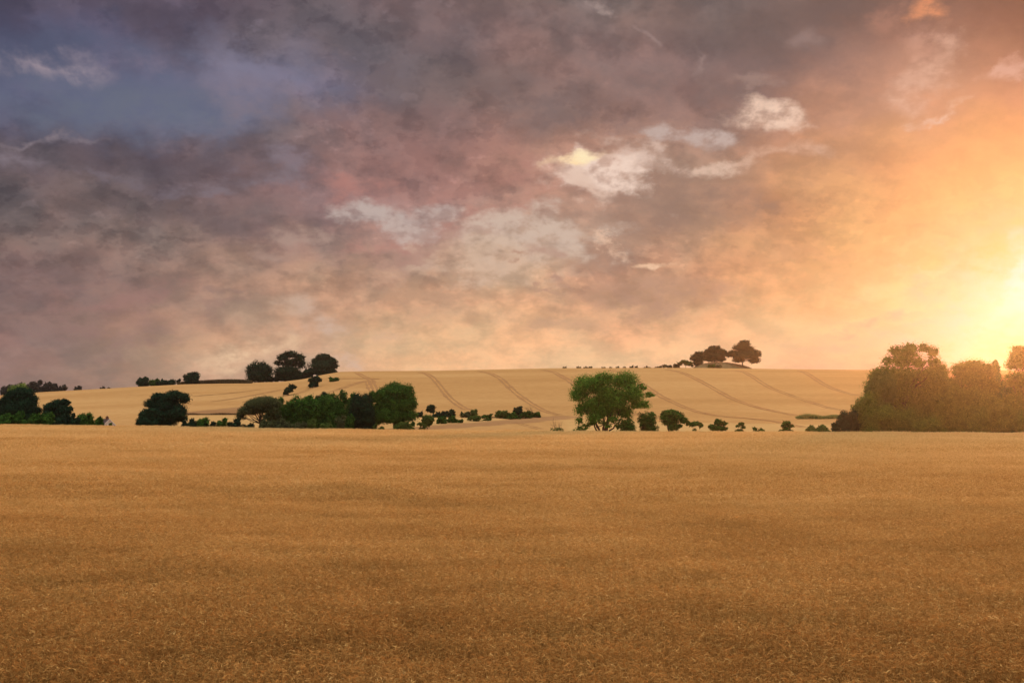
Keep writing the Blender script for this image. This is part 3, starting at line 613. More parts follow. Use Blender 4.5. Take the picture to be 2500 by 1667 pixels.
def plant(name, label, cat, group, xl, xr, top, place, kind, mat, seed, lobes=None, skirt=.12, n=9, cov=6.0, leaf=None, trunk=True, stems=1, taper=0., up=.55,
          lowcut=-.75, nclump=None, crad=.31, lean=0., bark=None, limbs=True, tr=None, single=False, ragged=.18, base=None, rr=.5):
    """xl, xr, top: where the plant's sides and top are seen; place: its distance in m, or ('b', y) where its foot meets the ground"""
    rng = np.random.default_rng(seed); cx = (xl + xr) / 2
    if base is not None: fx = base
    else: fx = cx
    if isinstance(place, tuple): X, Yd = at(fx, place[1])
    else: Yd = float(place); X = (fx - CX) / F * Yd
    zb = gz(X, Yd) - .05; W = (xr - xl) / F * Yd; H = CZ + (HY - top) / F * Yd - zb; ox = (cx - fx) / F * Yd
    if leaf is None: leaf = np.clip(Yd * .00118, .24, .62) * (1 if W > 2.5 else .8)
    if lobes is not None:
        lb = []
        for (u, v, a, b) in lobes:      # u, v, half sizes in picture pixels
            lx = (u - fx) / F * Yd; lz = CZ + (HY - v) / F * Yd - zb; ra = 1.1 * a / F * Yd; rb = 1.1 * b / F * Yd
            lim = max(W * .24, .3); lb.append((lx, rng.uniform(-1, 1) * max(lim - ra * .5, .1), lz, ra, (ra + rb) / 2, rb))
            if abs(lx - ox) < W * .3 and ra > W * .12: lb.append((lx + rng.normal(0, ra * .25), -lb[-1][1] + rng.normal(0, ra * .2), lz - rb * .15, ra * .85, ra * .85, rb * .85))
    else:
        lb = auto_lobes(W, H, skirt, n, rng, taper=taper, rr=rr)
        lb = [(q[0] + ox + lean * (q[2] / H - .4) * W, *q[1:]) for q in lb]
    area = sum(math.pi * q[3] * q[5] for q in lb) if lobes is not None else math.pi * W * H * (1 - skirt) / 4 * 1.6
    nl = int(np.clip(cov * area / (leaf * leaf * .31), 60, 40000))
    if nclump is None: nclump = int(np.clip(area / (leaf * leaf * 9), 4 * len(lb), 30 * len(lb)))
    else: nclump = nclump * len(lb)
    p, nm, tn = leaf_cloud(lb, leaf, nl, rng, up, nclump, crad, lowcut, ragged)
    # fit to the seen outline
    q0, q1 = np.percentile(p[:, 0], [.4, 99.6]); t1 = np.percentile(p[:, 2], 99.7)
    p[:, 0] = (p[:, 0] - (q0 + q1) / 2) * (W - leaf * .5) / (q1 - q0) + ox
    zlo = np.percentile(p[:, 2], 1.0); zmin = H * skirt if lobes is None else max(zlo, 0.0)
    p[:, 2] = zmin + (p[:, 2] - zlo) * (H - leaf * .2 - zmin) / (t1 - zlo)
    p[:, 2] = np.maximum(p[:, 2], .05 + rng.random(len(p)) * .1)
    V, Q, tone = leaf_mesh(p, nm / np.linalg.norm(nm, axis=1)[:, None], tn, leaf, rng)
    # inner leaves: bigger sprays that close the heart of each bough; darker tone paints in shade
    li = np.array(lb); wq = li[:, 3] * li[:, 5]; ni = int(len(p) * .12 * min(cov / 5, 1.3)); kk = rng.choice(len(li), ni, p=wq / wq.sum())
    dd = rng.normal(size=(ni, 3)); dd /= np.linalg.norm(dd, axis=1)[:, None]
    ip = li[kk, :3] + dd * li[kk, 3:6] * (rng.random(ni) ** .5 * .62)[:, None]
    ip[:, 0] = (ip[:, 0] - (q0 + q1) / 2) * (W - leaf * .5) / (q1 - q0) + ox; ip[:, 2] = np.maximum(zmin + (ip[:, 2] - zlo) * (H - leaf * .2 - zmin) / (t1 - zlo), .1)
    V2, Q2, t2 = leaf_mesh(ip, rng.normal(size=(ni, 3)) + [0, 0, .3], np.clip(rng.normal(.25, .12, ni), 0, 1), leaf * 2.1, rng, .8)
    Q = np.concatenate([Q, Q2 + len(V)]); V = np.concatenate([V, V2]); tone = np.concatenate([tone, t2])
    paths = []
    if trunk:
        tr_ = tr or max(.022 * H, .05)
        tz = H * max(skirt + .18, .35); tops = np.array([(q[0], q[1], q[2]) for q in lb]); tops[:, 2] = zmin + (tops[:, 2] - zlo) * (H - leaf * .2 - zmin) / (t1 - zlo); tops[:, 2] = np.clip(tops[:, 2], H * .2, H * .80); tops[:, 0] = (tops[:, 0] - (q0 + q1) / 2) * (W - leaf * .5) / (q1 - q0) + ox
        if stems == 1:
            tp = np.array([ox * .6, 0, tz]); P, r = limb((0, 0, -.1), tp, tr_, tr_ * .7, rng, 6, .04); r[0] *= 1.45; paths.append((P, r))
            for k, q in enumerate(tops if limbs else tops[:3]):
                paths.append(limb(P[-1 if k % 2 else -2], q, tr_ * .5, tr_ * .1, rng, 6, .14, .05))
                for _ in range(2):
                    s = paths[-1][0][3]; paths.append(limb(s, np.minimum(q + np.clip(rng.normal(0, .8, 3), -1, 1) * lb[k][3] * .45, [99, 99, H * .84]), tr_ * .2, tr_ * .05, rng, 4, .12))
        else:
            for k in range(stems):
                a = (k + .5) / stems * 2 - 1; q = tops[np.argmin(np.abs(tops[:, 0] - a * W * .38) + np.abs(tops[:, 2] - H * rng.uniform(.5, .8)) * .3)]
                paths.append(limb((a * tr_ * 2.2, rng.normal(0, tr_), -.1), q, tr_ * rng.uniform(.55, .9), tr_ * .12, rng, 8, .10, -.04))
                for _ in range(3):
                    j = rng.integers(2, 6); s = paths[-1 - _][0][j] if _ == 0 else P0[j]
                    P0 = paths[-1][0] if _ == 0 else P0
                    q2 = tops[rng.integers(len(tops))]
                    if np.linalg.norm(q2 - P0[j]) < H * .6 and q2[2] > P0[j][2] - .5: paths.append(limb(P0[j], q2, tr_ * .28, tr_ * .07, rng, 5, .12))
    if single or not paths:
        if paths:
            tv, tq = tubes(paths, 4)
            o = mesh_obj(name, np.concatenate([V, tv]), np.concatenate([Q, tq + len(V)]), mats=[mat, bark or M_BARK], attrs={'tone': ('FLOAT', np.concatenate([tone, np.zeros(len(tv))]))}, midx=np.concatenate([np.zeros(len(Q)), np.ones(len(tq))]))
        else: o = mesh_obj(name, V, Q, mats=[mat], attrs={'tone': ('FLOAT', tone)})
        o.location = (X, Yd, zb); return set_props(o, label, cat, group)
    root = bpy.data.objects.new(name, None); COL.objects.link(root); root.location = (X, Yd, zb); root.empty_display_size = .3
    set_props(root, label, cat, group)
    mesh_obj('crown' if cat == 'tree' else 'foliage', V, Q, mats=[mat], parent=root, attrs={'tone': ('FLOAT', tone)})
    tv, tq = tubes(paths, 7 if H > 5 else 5)
    mesh_obj('trunk' if cat == 'tree' else 'stem', tv, tq, mats=[bark or M_BARK], parent=root, smooth=True)
    return root

def bare_branches(H, W, rng, r0=.07, stems=4, lean=0.):
    paths = []
    def grow(a, d, L, r, depth):
        b = a + d * L; paths.append(limb(a, b, r, r * .55, rng, 5, .10))
        if depth == 0: return
        for _ in range(3 if depth > 1 else 2):
            nd = d + rng.normal(0, .45, 3) * [W / H * 1.1, W / H * 1.1, .5] + [0, 0, .12]; nd /= np.linalg.norm(nd)
            grow(a + (b - a) * rng.uniform(.6, 1), nd, L * rng.uniform(.5, .75), r * .5, depth - 1)
    for s in range(stems):
        d = np.array([(s + .5) / stems * 2 - 1 + lean, rng.normal(0, .4), 0]) * (W / H) * .9 + [0, 0, 1.]; d /= np.linalg.norm(d)
        grow(np.array([0, 0, 0.]), d, H * rng.uniform(.42, .55), r0 * rng.uniform(.7, 1), 3)
    z = max(p[0][:, 2].max() for p in paths); x = max(np.abs(p[0][:, 0]).max() for p in paths)
    return [(p * [W / 2 / x, W / 2 / x, H / z], r) for p, r in paths]
def dead_shrub(name, label, cat, group, xl, xr, top, place, seed, bush=None, mat=None, r0=.06, stems=4, lean=0., bark=None):
    rng = np.random.default_rng(seed); fx = (xl + xr) / 2
    if isinstance(place, tuple): X, Yd = at(fx, place[1])
    else: Yd = float(place); X = (fx - CX) / F * Yd
    zb = gz(X, Yd) - .05; W = (xr - xl) / F * Yd; H = CZ + (HY - top) / F * Yd - zb
    root = bpy.data.objects.new(name, None); COL.objects.link(root); root.location = (X, Yd, zb); root.empty_display_size = .3
    set_props(root, label, cat, group)
    V, Q = tubes(bare_branches(H, W, rng, r0, stems, lean), 4); mesh_obj('bare_branches', V, Q, mats=[bark or M_DEAD], parent=root)
    if bush:
        bl, br, bt = bush; bw = (br - bl) / F * Yd; bh = CZ + (HY - bt) / F * Yd - zb; ox = ((bl + br) / 2 - fx) / F * Yd
        lb = [(ox + (k - 1.5) / 3 * bw * .7, rng.normal(0, .25), bh * .45, bw * .26, bw * .25, bh * .45) for k in range(4)]
        p, nm, tn = leaf_cloud(lb, .22, 700, rng, .5, 40, .4); p[:, 2] = np.clip(p[:, 2], .05, None)
        V, Q, tone = leaf_mesh(p, nm, tn, .22, rng); mesh_obj('foliage', V, Q, mats=[mat or M_MID], parent=root, attrs={'tone': ('FLOAT', tone)})
    return root

T, B = 'tree', 'bush'
# --- hero tree at the field edge
HERO = [(1432, 938, 28, 24), (1470, 929, 28, 21), (1516, 931, 30, 25), (1422, 965, 26, 26), (1478, 963, 30, 26), (1522, 962, 30, 28), (1547, 947, 15, 12), (1563, 966, 16, 9), (1541, 987, 24, 16),
        (1428, 1000, 22, 22), (1470, 1000, 34, 24), (1512, 1005, 26, 18), (1420, 1026, 12, 15), (1450, 1022, 20, 14), (1524, 1020, 12, 9), (1488, 1025, 16, 12), (1436, 1040, 12, 9), (1455, 1012, 22, 16), (1495, 985, 28, 22), (1450, 985, 26, 22), (1425, 1043, 11, 8), (1503, 1040, 11, 8), (1447, 1030, 16, 12), (1470, 1032, 14, 8), (1456, 950, 24, 20), (1478, 1040, 10, 7), (1515, 1030, 10, 7)]
plant('field_tree', 'big bright green many-stemmed tree standing alone at the edge of the barley', T, None, 1394, 1580, 907, 262, 'custom', M_HERO, 21, lobes=HERO, stems=8, tr=.42, cov=5.5, leaf=.25, up=.6, base=1474, crad=.29, ragged=.1)
# --- grove in the middle of the valley
GR = 'trees of the valley grove'
plant('spreading_tree', 'grey-green spreading tree with bare lower limbs at the end of the grove', T, GR, 578, 688, 967, 266, 'c', M_OLIVE, 31,
      lobes=[(648, 978, 26, 14), (632, 979, 20, 12), (625, 988, 22, 14), (606, 1002, 20, 12), (593, 1015, 13, 13), (668, 985, 18, 14), (640, 1000, 24, 10), (590, 1026, 8, 8), (668, 1003, 14, 12), (655, 1015, 16, 10), (640, 985, 30, 18), (615, 1000, 20, 14), (672, 1020, 12, 10)], cov=3.2, leaf=.24, base=636, tr=.26, limbs=True, ragged=.25, up=.5)
plant('grove_tree', 'slim green tree with gaps in its crown behind the grey-green spreading tree', T, GR, 646, 700, 968, 274, 'r', M_MID, 32, n=10, skirt=.05, cov=4)
plant('grove_tree', 'narrow low green tree wedged between the slim gappy tree and a broad round one', T, GR, 680, 722, 976, 270, 'r', M_MID, 33, n=9, skirt=.0, cov=5)
plant('grove_tree', 'broad dark green round tree third along the grove', T, GR, 698, 780, 965, 272, 'r', M_MID, 34, n=13, skirt=.0, cov=6)
plant('grove_tree', 'broad domed green tree standing in the very middle of the grove', T, GR, 750, 828, 966, 271, 'r', M_MID, 35, n=12, skirt=.0, cov=6)
plant('grove_tree', 'dark treetop rising behind the domed middle tree of the grove', T, GR, 763, 806, 957, 282, 'r', M_DARK, 36, n=9, skirt=.1, cov=6)
plant('grove_tree', 'tall light-topped green tree behind the reddish bare patch in the grove', T, GR, 796, 852, 955, 277, 'r', M_MID, 37, n=10, skirt=.08, cov=4.5)
plant('grove_tree', 'thin ragged green tree with a pointed tip beside the tall light-topped tree', T, GR, 832, 876, 960, 274, 'r', M_MID, 38, n=9, skirt=.05, cov=4)
plant('grove_tree', 'dense dark green tree leaning on the biggest round tree of the grove', T, GR, 850, 920, 960, 270, 'r', M_DARK, 39, n=12, skirt=.0, cov=6)
plant('grove_tree', 'green treetop peeping out behind the two darkest trees of the grove', T, GR, 880, 922, 955, 284, 'r', M_MID, 40, n=8, skirt=.1, cov=6)
plant('grove_tree', 'biggest round dark green tree closing the grove', T, GR, 912, 1017, 934, 272, 'c', M_MID, 41,
      lobes=[(965, 955, 30, 21), (990, 958, 20, 20), (940, 965, 24, 20), (998, 985, 18, 24), (965, 985, 34, 26), (930, 990, 18, 26), (985, 1012, 24, 20), (950, 1015, 32, 22), (925, 1020, 18, 20), (975, 1030, 18, 12)], cov=5.0, tr=.35)
UB = 'bushes at the foot of the grove'
plant('bush', 'wide pale green bush below the grey-green spreading tree', B, UB, 632, 716, 1022, 259, 'r', M_OLIVE, 51, n=9, skirt=0, cov=5)
plant('bush', 'small olive bush in front of the broad dark green tree', B, UB, 716, 750, 1028, 258.5, 'r', M_OLIVE, 52, n=6, skirt=0)
plant('bush', 'yellow-green upright bush brightest at the foot of the grove', B, UB, 746, 774, 1021, 259, 'r', M_LIT, 53, n=7, skirt=0)
plant('bush', 'feathery green bush just beyond the yellow-green one', B, UB, 778, 814, 1031, 258.5, 'r', M_LIT, 54, n=6, skirt=0)
plant('bush', 'thin reddish brown bush withered among the dark grove trees', B, UB, 816, 846, 1012, 264, 'r', M_OLIVE, 55, n=7, skirt=.1, cov=2.5, bark=M_DEAD)
plant('bush', 'leafy green bush in the gap below the thin ragged tree', B, UB, 838, 866, 1010, 266, 'r', M_MID, 56, n=7, skirt=0)
# --- left hedge and trees
LH = 'trees behind the low hedge'
plant('rounded_tree', 'bright yellow-green rounded treetop showing above a black-green tree', T, LH, 12, 70, 938, 300, 'r', M_BRIGHT, 61, n=10, skirt=.1, cov=7)
plant('hedge_tree', 'black-green big tree in front of the yellow-green rounded treetop', T, LH, 6, 98, 946, 276, 'c', M_DARK, 62,
      lobes=[(52, 962, 28, 17), (30, 975, 22, 16), (70, 978, 18, 18), (50, 995, 36, 22), (85, 1002, 14, 10), (25, 1000, 20, 20), (60, 1015, 34, 14)], cov=6)
plant('hedge_tree', 'dark low tree cut off by the edge of the picture', T, LH, -40, 24, 970, 278, 'r', M_DARK, 63, n=9, skirt=.02, cov=6)
plant('hedge_tree', 'spiky dark tree between the hedge and the white gabled house', T, LH, 100, 175, 974, 274, 'c', M_DARK, 64,
      lobes=[(140, 988, 18, 12), (155, 984, 9, 10), (122, 995, 16, 12), (150, 1003, 20, 14), (130, 1012, 28, 14), (165, 1000, 8, 8)], cov=5, ragged=.3)
HB = 'bushes of the low hedge'
for i, (a, b_, t_, Y_, mt, lb) in enumerate([
   (-20, 34, 1008, 266, M_MID, 'feathery green hedge bush cut by the picture edge'), (22, 62, 1003, 267, M_MID, 'tall rounded hedge bush below the black-green big tree'),
   (54, 100, 1009, 265, M_MID, 'low green hedge bush between two taller hedge bushes'), (94, 140, 1006, 266, M_MID, 'green hedge bush hugging the foot of the spiky dark tree'),
   (130, 176, 1010, 265, M_DARK, 'dark hedge bush right under the spiky dark tree'), (184, 232, 1007, 268, M_MID, 'highest feathery bush toward the house end of the hedge'),
   (168, 196, 1018, 263, M_DARK, 'small dark hedge bush below the little pointed conifer'), (222, 254, 1016, 267, M_MID, 'green hedge bush covering the roof of the white gabled house')]):
    plant('hedge_bush', lb, B, HB, a, b_, t_, Y_, 'r', mt, 70 + i, n=8, skirt=0, cov=5, ragged=.22)
plant('conifer', 'little pointed dark conifer sticking out of the hedge', T, None, 169, 187, 1008, 270, 'r', M_DARK, 80, n=8, skirt=0, taper=.6)
plant('low_bush', 'scrap of bush in front of the white gable wall', B, None, 256, 274, 1032, 264, 'r', M_MID, 81, n=5, skirt=0)
plant('lone_oak', 'large black-green broad-crowned tree alone to the side of the house', T, None, 350, 458, 954, 272, 'c', M_DARK, 82,
      lobes=[(425, 968, 22, 14), (445, 975, 14, 17), (395, 972, 18, 12), (380, 988, 18, 14), (410, 990, 30, 18), (445, 1000, 14, 16), (375, 1010, 18, 14), (410, 1018, 34, 14), (440, 1022, 18, 10), (400, 1031, 36, 11), (428, 1008, 26, 18), (415, 975, 26, 16)], cov=4.4, tr=.4, ragged=.2)
plant('side_tree', 'lower dark tree leaning out of the large black-green tree', T, None, 334, 402, 996, 267, 'c', M_DARK, 83,
      lobes=[(375, 1008, 18, 12), (355, 1015, 14, 10), (390, 1018, 14, 14), (368, 1028, 26, 14), (346, 1034, 12, 8)], cov=6)
MB = 'hedge bushes between the large dark tree and the grove'
for i, (a, b_, t_, mt, lb) in enumerate([
   (436, 480, 1021, M_DARK, 'dark hedge bush touching the large black-green tree'), (474, 512, 1018, M_MID, 'tallest bush in the hedge before the grove with a spiky top'),
   (508, 530, 1028, M_DARK, 'low dark gap-filling bush in the middle of the hedge'), (524, 556, 1020, M_MID, 'green bush with a loose twiggy top in the middle of the hedge'),
   (552, 590, 1023, M_DARK, 'dense dark bush close to the grey-green spreading tree'), (584, 622, 1032, M_DARK, 'lowest dark hedge bush under the spreading tree limbs')]):
    plant('hedge_bush', lb, B, MB, a, b_, t_, 262 + i % 3, 'r', mt, 90 + i, n=7, skirt=0, cov=5, ragged=.25)
# --- small plants between the grove and the dead shrub
VB = 'bushes in the open valley'
plant('sapling', 'tiny upright green sapling beside the biggest grove tree', B, VB, 911, 922, 1033, 258, 'r', M_LIT, 101, n=4, skirt=0, single=True)
plant('sapling', 'tiny round green sapling next to the upright one', B, VB, 920, 937, 1041, 257.5, 'r', M_LIT, 102, n=4, skirt=0, single=True)
plant('bush', 'light green dome-shaped bush at the barley edge with thin pale stems', B, VB, 959, 1006, 1028, 257, 'r', M_LIT, 103, n=8, skirt=.12, cov=4, stems=4)
plant('bush', 'small dark bush just behind the light green dome-shaped bush', B, VB, 990, 1014, 1029, 270, 'r', M_MID, 104, n=5, skirt=0)
plant('young_tree', 'small light green tree on a short bare trunk at the barley edge', T, VB, 1017, 1042, 1031, 258, 'c', M_LIT, 105, lobes=[(1026, 1036, 8, 4), (1036, 1040, 5, 6), (1031, 1047, 8, 4)], tr=.12, cov=4, base=1030)
plant('young_tree', 'fresh green loose young tree standing behind the short-trunked one', T, VB, 1027, 1061, 1012, 275, 'c', M_LIT, 106, lobes=[(1042, 1020, 12, 8), (1050, 1024, 10, 8), (1036, 1028, 9, 8), (1044, 1034, 14, 6)], cov=4.5)
for i, (a, b_, t_, by, mt, lb) in enumerate([
   (1065, 1091, 1015, 1034, M_MID, 'rounded green bush between the loose young tree and the twin bushes'), (1092, 1114, 1014, 1032, M_MID, 'dark upright bush first of the twin bushes in the valley'),
   (1108, 1132, 1023, 1032, M_MID, 'low sprawling bush second of the twin bushes in the valley'), (1140, 1174, 1014, 1028, M_LIT, 'layered green bush with a wide base at the pale stubble'),
   (1148, 1166, 998, 1019, M_LIT, 'upright feathery bush rising behind the layered green bush'), (1122, 1150, 1004, 1019, M_OLIVE, 'pale grey-green bush beside the upright feathery bush'),
   (1176, 1200, 1021, 1027, M_LIT, 'flat light green tuft of bush lying on the pale stubble'), (1014, 1034, 1004, 1018, M_DARK, 'dark round bush at the start of the far field hedge'),
   (1055, 1088, 1003, 1018, M_DARK, 'long low dark bush in the far field hedge'), (1082, 1113, 999, 1018, M_DARK, 'highest dark bush ending the far field hedge'),
   (1175, 1200, 1012, 1021, M_MID, 'low green bush on the brown grass strip')]):
    plant('bush', lb, B, VB, a, b_, t_, ('b', by), 'r', mt, 110 + i, n=6, skirt=0, cov=5, ragged=.2)
plant('small_tree', 'small dark tree with a round head standing out of the far field hedge', T, None, 1040, 1064, 987, ('b', 1017), 'c', M_DARK, 122, lobes=[(1052, 994, 11, 7), (1046, 1000, 6, 4), (1054, 1003, 8, 4)], cov=4)
CB = 'bushes of the clump at the hill foot'
for i, (a, b_, t_, by, mt, lb) in enumerate([
   (1207, 1242, 1001, 1021, M_LIT, 'pale green round bush opening the clump at the hill foot'), (1236, 1262, 1006, 1022, M_MID, 'low green bush in the front of the clump at the hill foot'),
   (1250, 1276, 991, 1020, M_DARK, 'tall dark pointed bush in the clump at the hill foot'), (1268, 1300, 1003, 1021, M_MID, 'grey-green mounded bush below the half-dead twiggy bush'),
   (1296, 1320, 1004, 1019, M_MID, 'green bush closing the clump at the hill foot'), (1232, 1272, 1014, 1023, M_MID, 'flat dark green skirt bush lowest in the clump')]):
    plant('clump_bush', lb, B, CB, a, b_, t_, ('b', by), 'r', mt, 130 + i, n=7, skirt=0, cov=5)
dead_shrub('twiggy_bush', 'half-dead twiggy bush rising out of the clump at the hill foot', B, None, 1272, 1312, 991, ('b', 1018), 140, (1276, 1308, 1002), M_OLIVE, .10, 6, bark=M_BARK)
# --- plants along the far edge of the barley, right of the middle
EB = 'small trees along the far edge of the barley'
dead_shrub('dead_shrub', 'bare dead shrub with reddish twigs above a clump of green leaves', 'shrub', None, 1342, 1384, 1017, 257, 150, (1345, 1374, 1039), M_MID, .055, 4)
dead_shrub('dead_shrub', 'small half-bare shrub at the foot of the big many-stemmed tree', 'shrub', None, 1404, 1426, 1026, 257, 151, (1400, 1432, 1041), M_MID, .045, 2)
plant('edge_bush', 'dark twiggy bush close against the big many-stemmed tree', B, EB, 1504, 1552, 1018, 259, 'r', M_MID, 152, n=9, skirt=.05, cov=3.0, stems=5, ragged=.3)
plant('edge_tree', 'small round tree with see-through crown and light green top', T, EB, 1556, 1608, 1004, 260, 'r', M_MID, 153, n=11, skirt=.04, cov=3.4, stems=5, tr=.16, ragged=.2)
plant('edge_tree', 'broad domed small tree with one drooping side branch', T, EB, 1611, 1682, 999, 260, 'c', M_MID, 154,
      lobes=[(1636, 1009, 20, 10), (1622, 1018, 11, 12), (1650, 1016, 17, 12), (1636, 1028, 19, 14), (1664, 1026, 11, 9), (1673, 1034, 8, 7), (1640, 1043, 14, 9), (1655, 1040, 6, 5)], cov=3.6, stems=5, tr=.2, base=1637, ragged=.2)
plant('edge_tree', 'umbrella-shaped little tree on bare slanting stems', T, EB, 1682, 1718, 1028, 258, 'c', M_MID, 155, lobes=[(1700, 1034, 12, 5), (1690, 1036, 8, 5), (1710, 1038, 8, 5), (1696, 1050, 6, 3)], cov=4, stems=2, tr=.10, base=1696)
plant('edge_bush', 'spiky star-shaped green bush next after the umbrella-shaped tree', B, EB, 1731, 1776, 1022, 258, 'c', M_MID, 156, lobes=[(1753, 1031, 9, 8), (1765, 1034, 9, 5), (1741, 1042, 9, 5), (1754, 1045, 14, 7), (1766, 1046, 8, 4)], cov=4.5, stems=4, tr=.1, ragged=.35)
plant('edge_bush', 'thin upright sapling with a zigzag outline', B, EB, 1794, 1820, 1030, 257.5, 'c', M_MID, 157, lobes=[(1809, 1036, 6, 5), (1801, 1041, 5, 3), (1812, 1044, 5, 4), (1806, 1051, 9, 3)], cov=3.6, tr=.06, ragged=.3)
plant('edge_bush', 'lowest sprawling bush of two little lumps in the barley edge', B, EB, 1838, 1868, 1043, 257, 'c', M_MID, 158, lobes=[(1844, 1047, 6, 4), (1860, 1051, 8, 4), (1850, 1053, 6, 3)], cov=4.5, tr=.05, ragged=.3)
plant('edge_tree', 'compact little tree like a bonsai with tiered crown', T, EB, 1902, 1937, 1027, 258, 'c', M_MID, 159, lobes=[(1921, 1033, 9, 6), (1912, 1039, 7, 4), (1930, 1040, 7, 4), (1920, 1046, 10, 5), (1910, 1051, 8, 3), (1929, 1052, 7, 3)], cov=4.5, tr=.1, ragged=.25)
plant('edge_bush', 'wide green rounded bush in front of the sunlit wood', B, EB, 1966, 2028, 1036, 259, 'r', M_LIT, 160, n=10, skirt=0, cov=6)
# --- wood on the sun side
WD = 'trees of the sunlit wood'
for i, (a, b_, t_, Y_, sk, lb, kw) in enumerate([
   (2112, 2306, 841, 274, .0, 'tallest broad tree of the sunlit wood with a domed top', dict(lobes=[(2195, 866, 24, 18), (2225, 858, 26, 16), (2252, 868, 20, 18), (2175, 888, 20, 16), (2215, 885, 40, 24), (2258, 892, 22, 20), (2160, 915, 26, 22), (2200, 925, 44, 30), (2250, 925, 36, 28), (2140, 950, 26, 26), (2190, 965, 48, 34), (2250, 975, 40, 34), (2215, 1015, 60, 34), (2280, 910, 24, 22), (2150, 1000, 34, 34)])),
   (2250, 2326, 888, 270, .0, 'rounded shoulder tree between the tallest tree and the next dome', dict(taper=.35)),
   (2306, 2440, 880, 276, .0, 'wide dome-topped tree in the middle of the sunlit wood', dict(lobes=[(2372, 898, 44, 18), (2340, 908, 26, 20), (2405, 908, 28, 22), (2372, 925, 50, 26), (2330, 945, 26, 26), (2415, 945, 26, 28), (2372, 970, 60, 36), (2372, 1015, 64, 34)])),
   (2104, 2190, 904, 268, .0, 'small-crowned tree stepping down from the tallest tree', {}),
   (2078, 2160, 956, 266, .0, 'loose lower tree on the slope of the wood edge', {}),
   (2414, 2450, 884, 290, .1, 'slender pointed treetop behind the sunlit wood', dict(taper=.15, lobes=[(2432, 893, 9, 9), (2430, 905, 13, 14), (2434, 925, 16, 18), (2432, 960, 18, 30), (2432, 1010, 18, 40)])),
   (2444, 2580, 842, 276, .0, 'big sun-bleached tree where the glow is strongest', dict(lobes=[(2490, 862, 26, 18), (2520, 858, 30, 18), (2500, 875, 40, 22), (2530, 880, 36, 24), (2465, 882, 18, 10), (2500, 890, 40, 20), (2545, 890, 30, 26), (2470, 930, 34, 26), (2520, 940, 50, 34), (2480, 990, 44, 40), (2540, 990, 40, 40)])),
   (2560, 2700, 856, 276, .0, 'tree of the sunlit wood cut off by the picture edge', {})]):
    plant('wood_tree', lb, T, WD, a, b_, t_, Y_, 'r', (M_WOOD, M_WOOD, M_WOOD, M_LIT, M_WOOD, M_MID, M_WOOD, M_WOOD)[i], 170 + i, n=16, rr=.5, skirt=sk, cov=5.0, leaf=.30, tr=.35, **kw)
for i, (a, b_, t_, lb) in enumerate([(2130, 2250, 915, 'dark inner tree deep in the wood under its tallest tree'), (2225, 2345, 918, 'dark inner tree deep in the wood below the shoulder tree'),
   (2330, 2450, 925, 'dark inner tree deep in the wood below the wide dome'), (2410, 2560, 902, 'dark inner tree deep in the wood below the sun-bleached tree')]):
    plant('wood_tree', lb, T, WD, a, b_, t_, 286, 'r', M_MID, 300 + i, n=16, rr=.55, skirt=0, cov=5, leaf=.34, tr=.3)
WB = 'bushes along the foot of the sunlit wood'
for i, (a, b_, t_, lb, mt) in enumerate([
   (2028, 2052, 1029, 'small dark outermost bush at the foot of the sunlit wood', M_DARK), (2044, 2100, 1000, 'dark bush leaning out from the wood edge next to the outermost one', M_DARK),
   (2056, 2112, 1030, 'low rounded bush tucked under the wood edge', M_WOOD), (2104, 2182, 988, 'broad light bush mounding up before the tallest wood tree', M_WOOD),
   (2172, 2240, 1000, 'middle-sized bush mound beside the broad light bush', M_WOOD), (2226, 2300, 1016, 'lowest bush mound at the foot of the dome trees', M_WOOD),
   (2284, 2350, 940, 'pale tall bush halfway up the middle of the wood', M_WOOD), (2262, 2330, 1012, 'feathery bush in front of the pale tall bush', M_WOOD),
   (2340, 2420, 990, 'mounded bush below the wide dome-topped tree', M_WOOD), (2404, 2484, 968, 'tiered light bush below the slender pointed treetop', M_WOOD),
   (2470, 2560, 1000, 'orange-lit bush at the foot of the sun-bleached tree', M_WOOD), (2322, 2400, 1022, 'low fringe bush at the barley edge below the mounded bush', M_WOOD)]):
    plant('wood_bush', lb, B, WB, a, b_, t_, 261 + (i * 7 % 5), 'r', mt, 190 + i, n=10, skirt=0, cov=5, leaf=.28)
# --- three round trees on the ridge and their bushes
RG = 'round trees on the ridge'
plant('ridge_tree', 'low globe-shaped dark tree on the ridge beside the uncut crop strip', T, RG, 600, 668, 880, 582, 'r', M_DARK, 211, n=14, skirt=.03, cov=5.5, ragged=.2)
plant('ridge_tree', 'tallest ridge tree with airy open upper branches', T, RG, 668, 746, 857, 588, 'c', M_DARK, 212,
      lobes=[(710, 868, 18, 10), (690, 876, 16, 10), (730, 876, 14, 12), (682, 888, 14, 8), (710, 888, 22, 10), (735, 892, 12, 12), (705, 908, 32, 14), (700, 922, 32, 12), (730, 920, 18, 13)], cov=3.6, tr=.5, ragged=.25)
plant('ridge_tree', 'dark egg-shaped ridge tree standing closest to the bare hilltop', T, RG, 759, 824, 864, 586, 'c', M_DARK, 213,
      lobes=[(788, 876, 18, 11), (775, 888, 16, 12), (803, 888, 14, 12), (790, 900, 28, 16), (812, 903, 13, 9), (785, 918, 26, 15), (805, 920, 14, 12)], cov=5.5, tr=.5, ragged=.2)
dead_shrub('dead_tree', 'leafless grey tree between two ridge trees', T, None, 738, 764, 873, 592, 214, None, None, .22, 4)
plant('ridge_bush', 'dark bush filling the gap under the leafless grey tree', B, None, 736, 766, 898, 584, 'r', M_DARK, 215, n=7, skirt=0)
plant('ridge_bush', 'low dark bush joining the globe-shaped tree to the tallest one', B, None, 655, 682, 918, 586, 'r', M_DARK, 216, n=6, skirt=0)
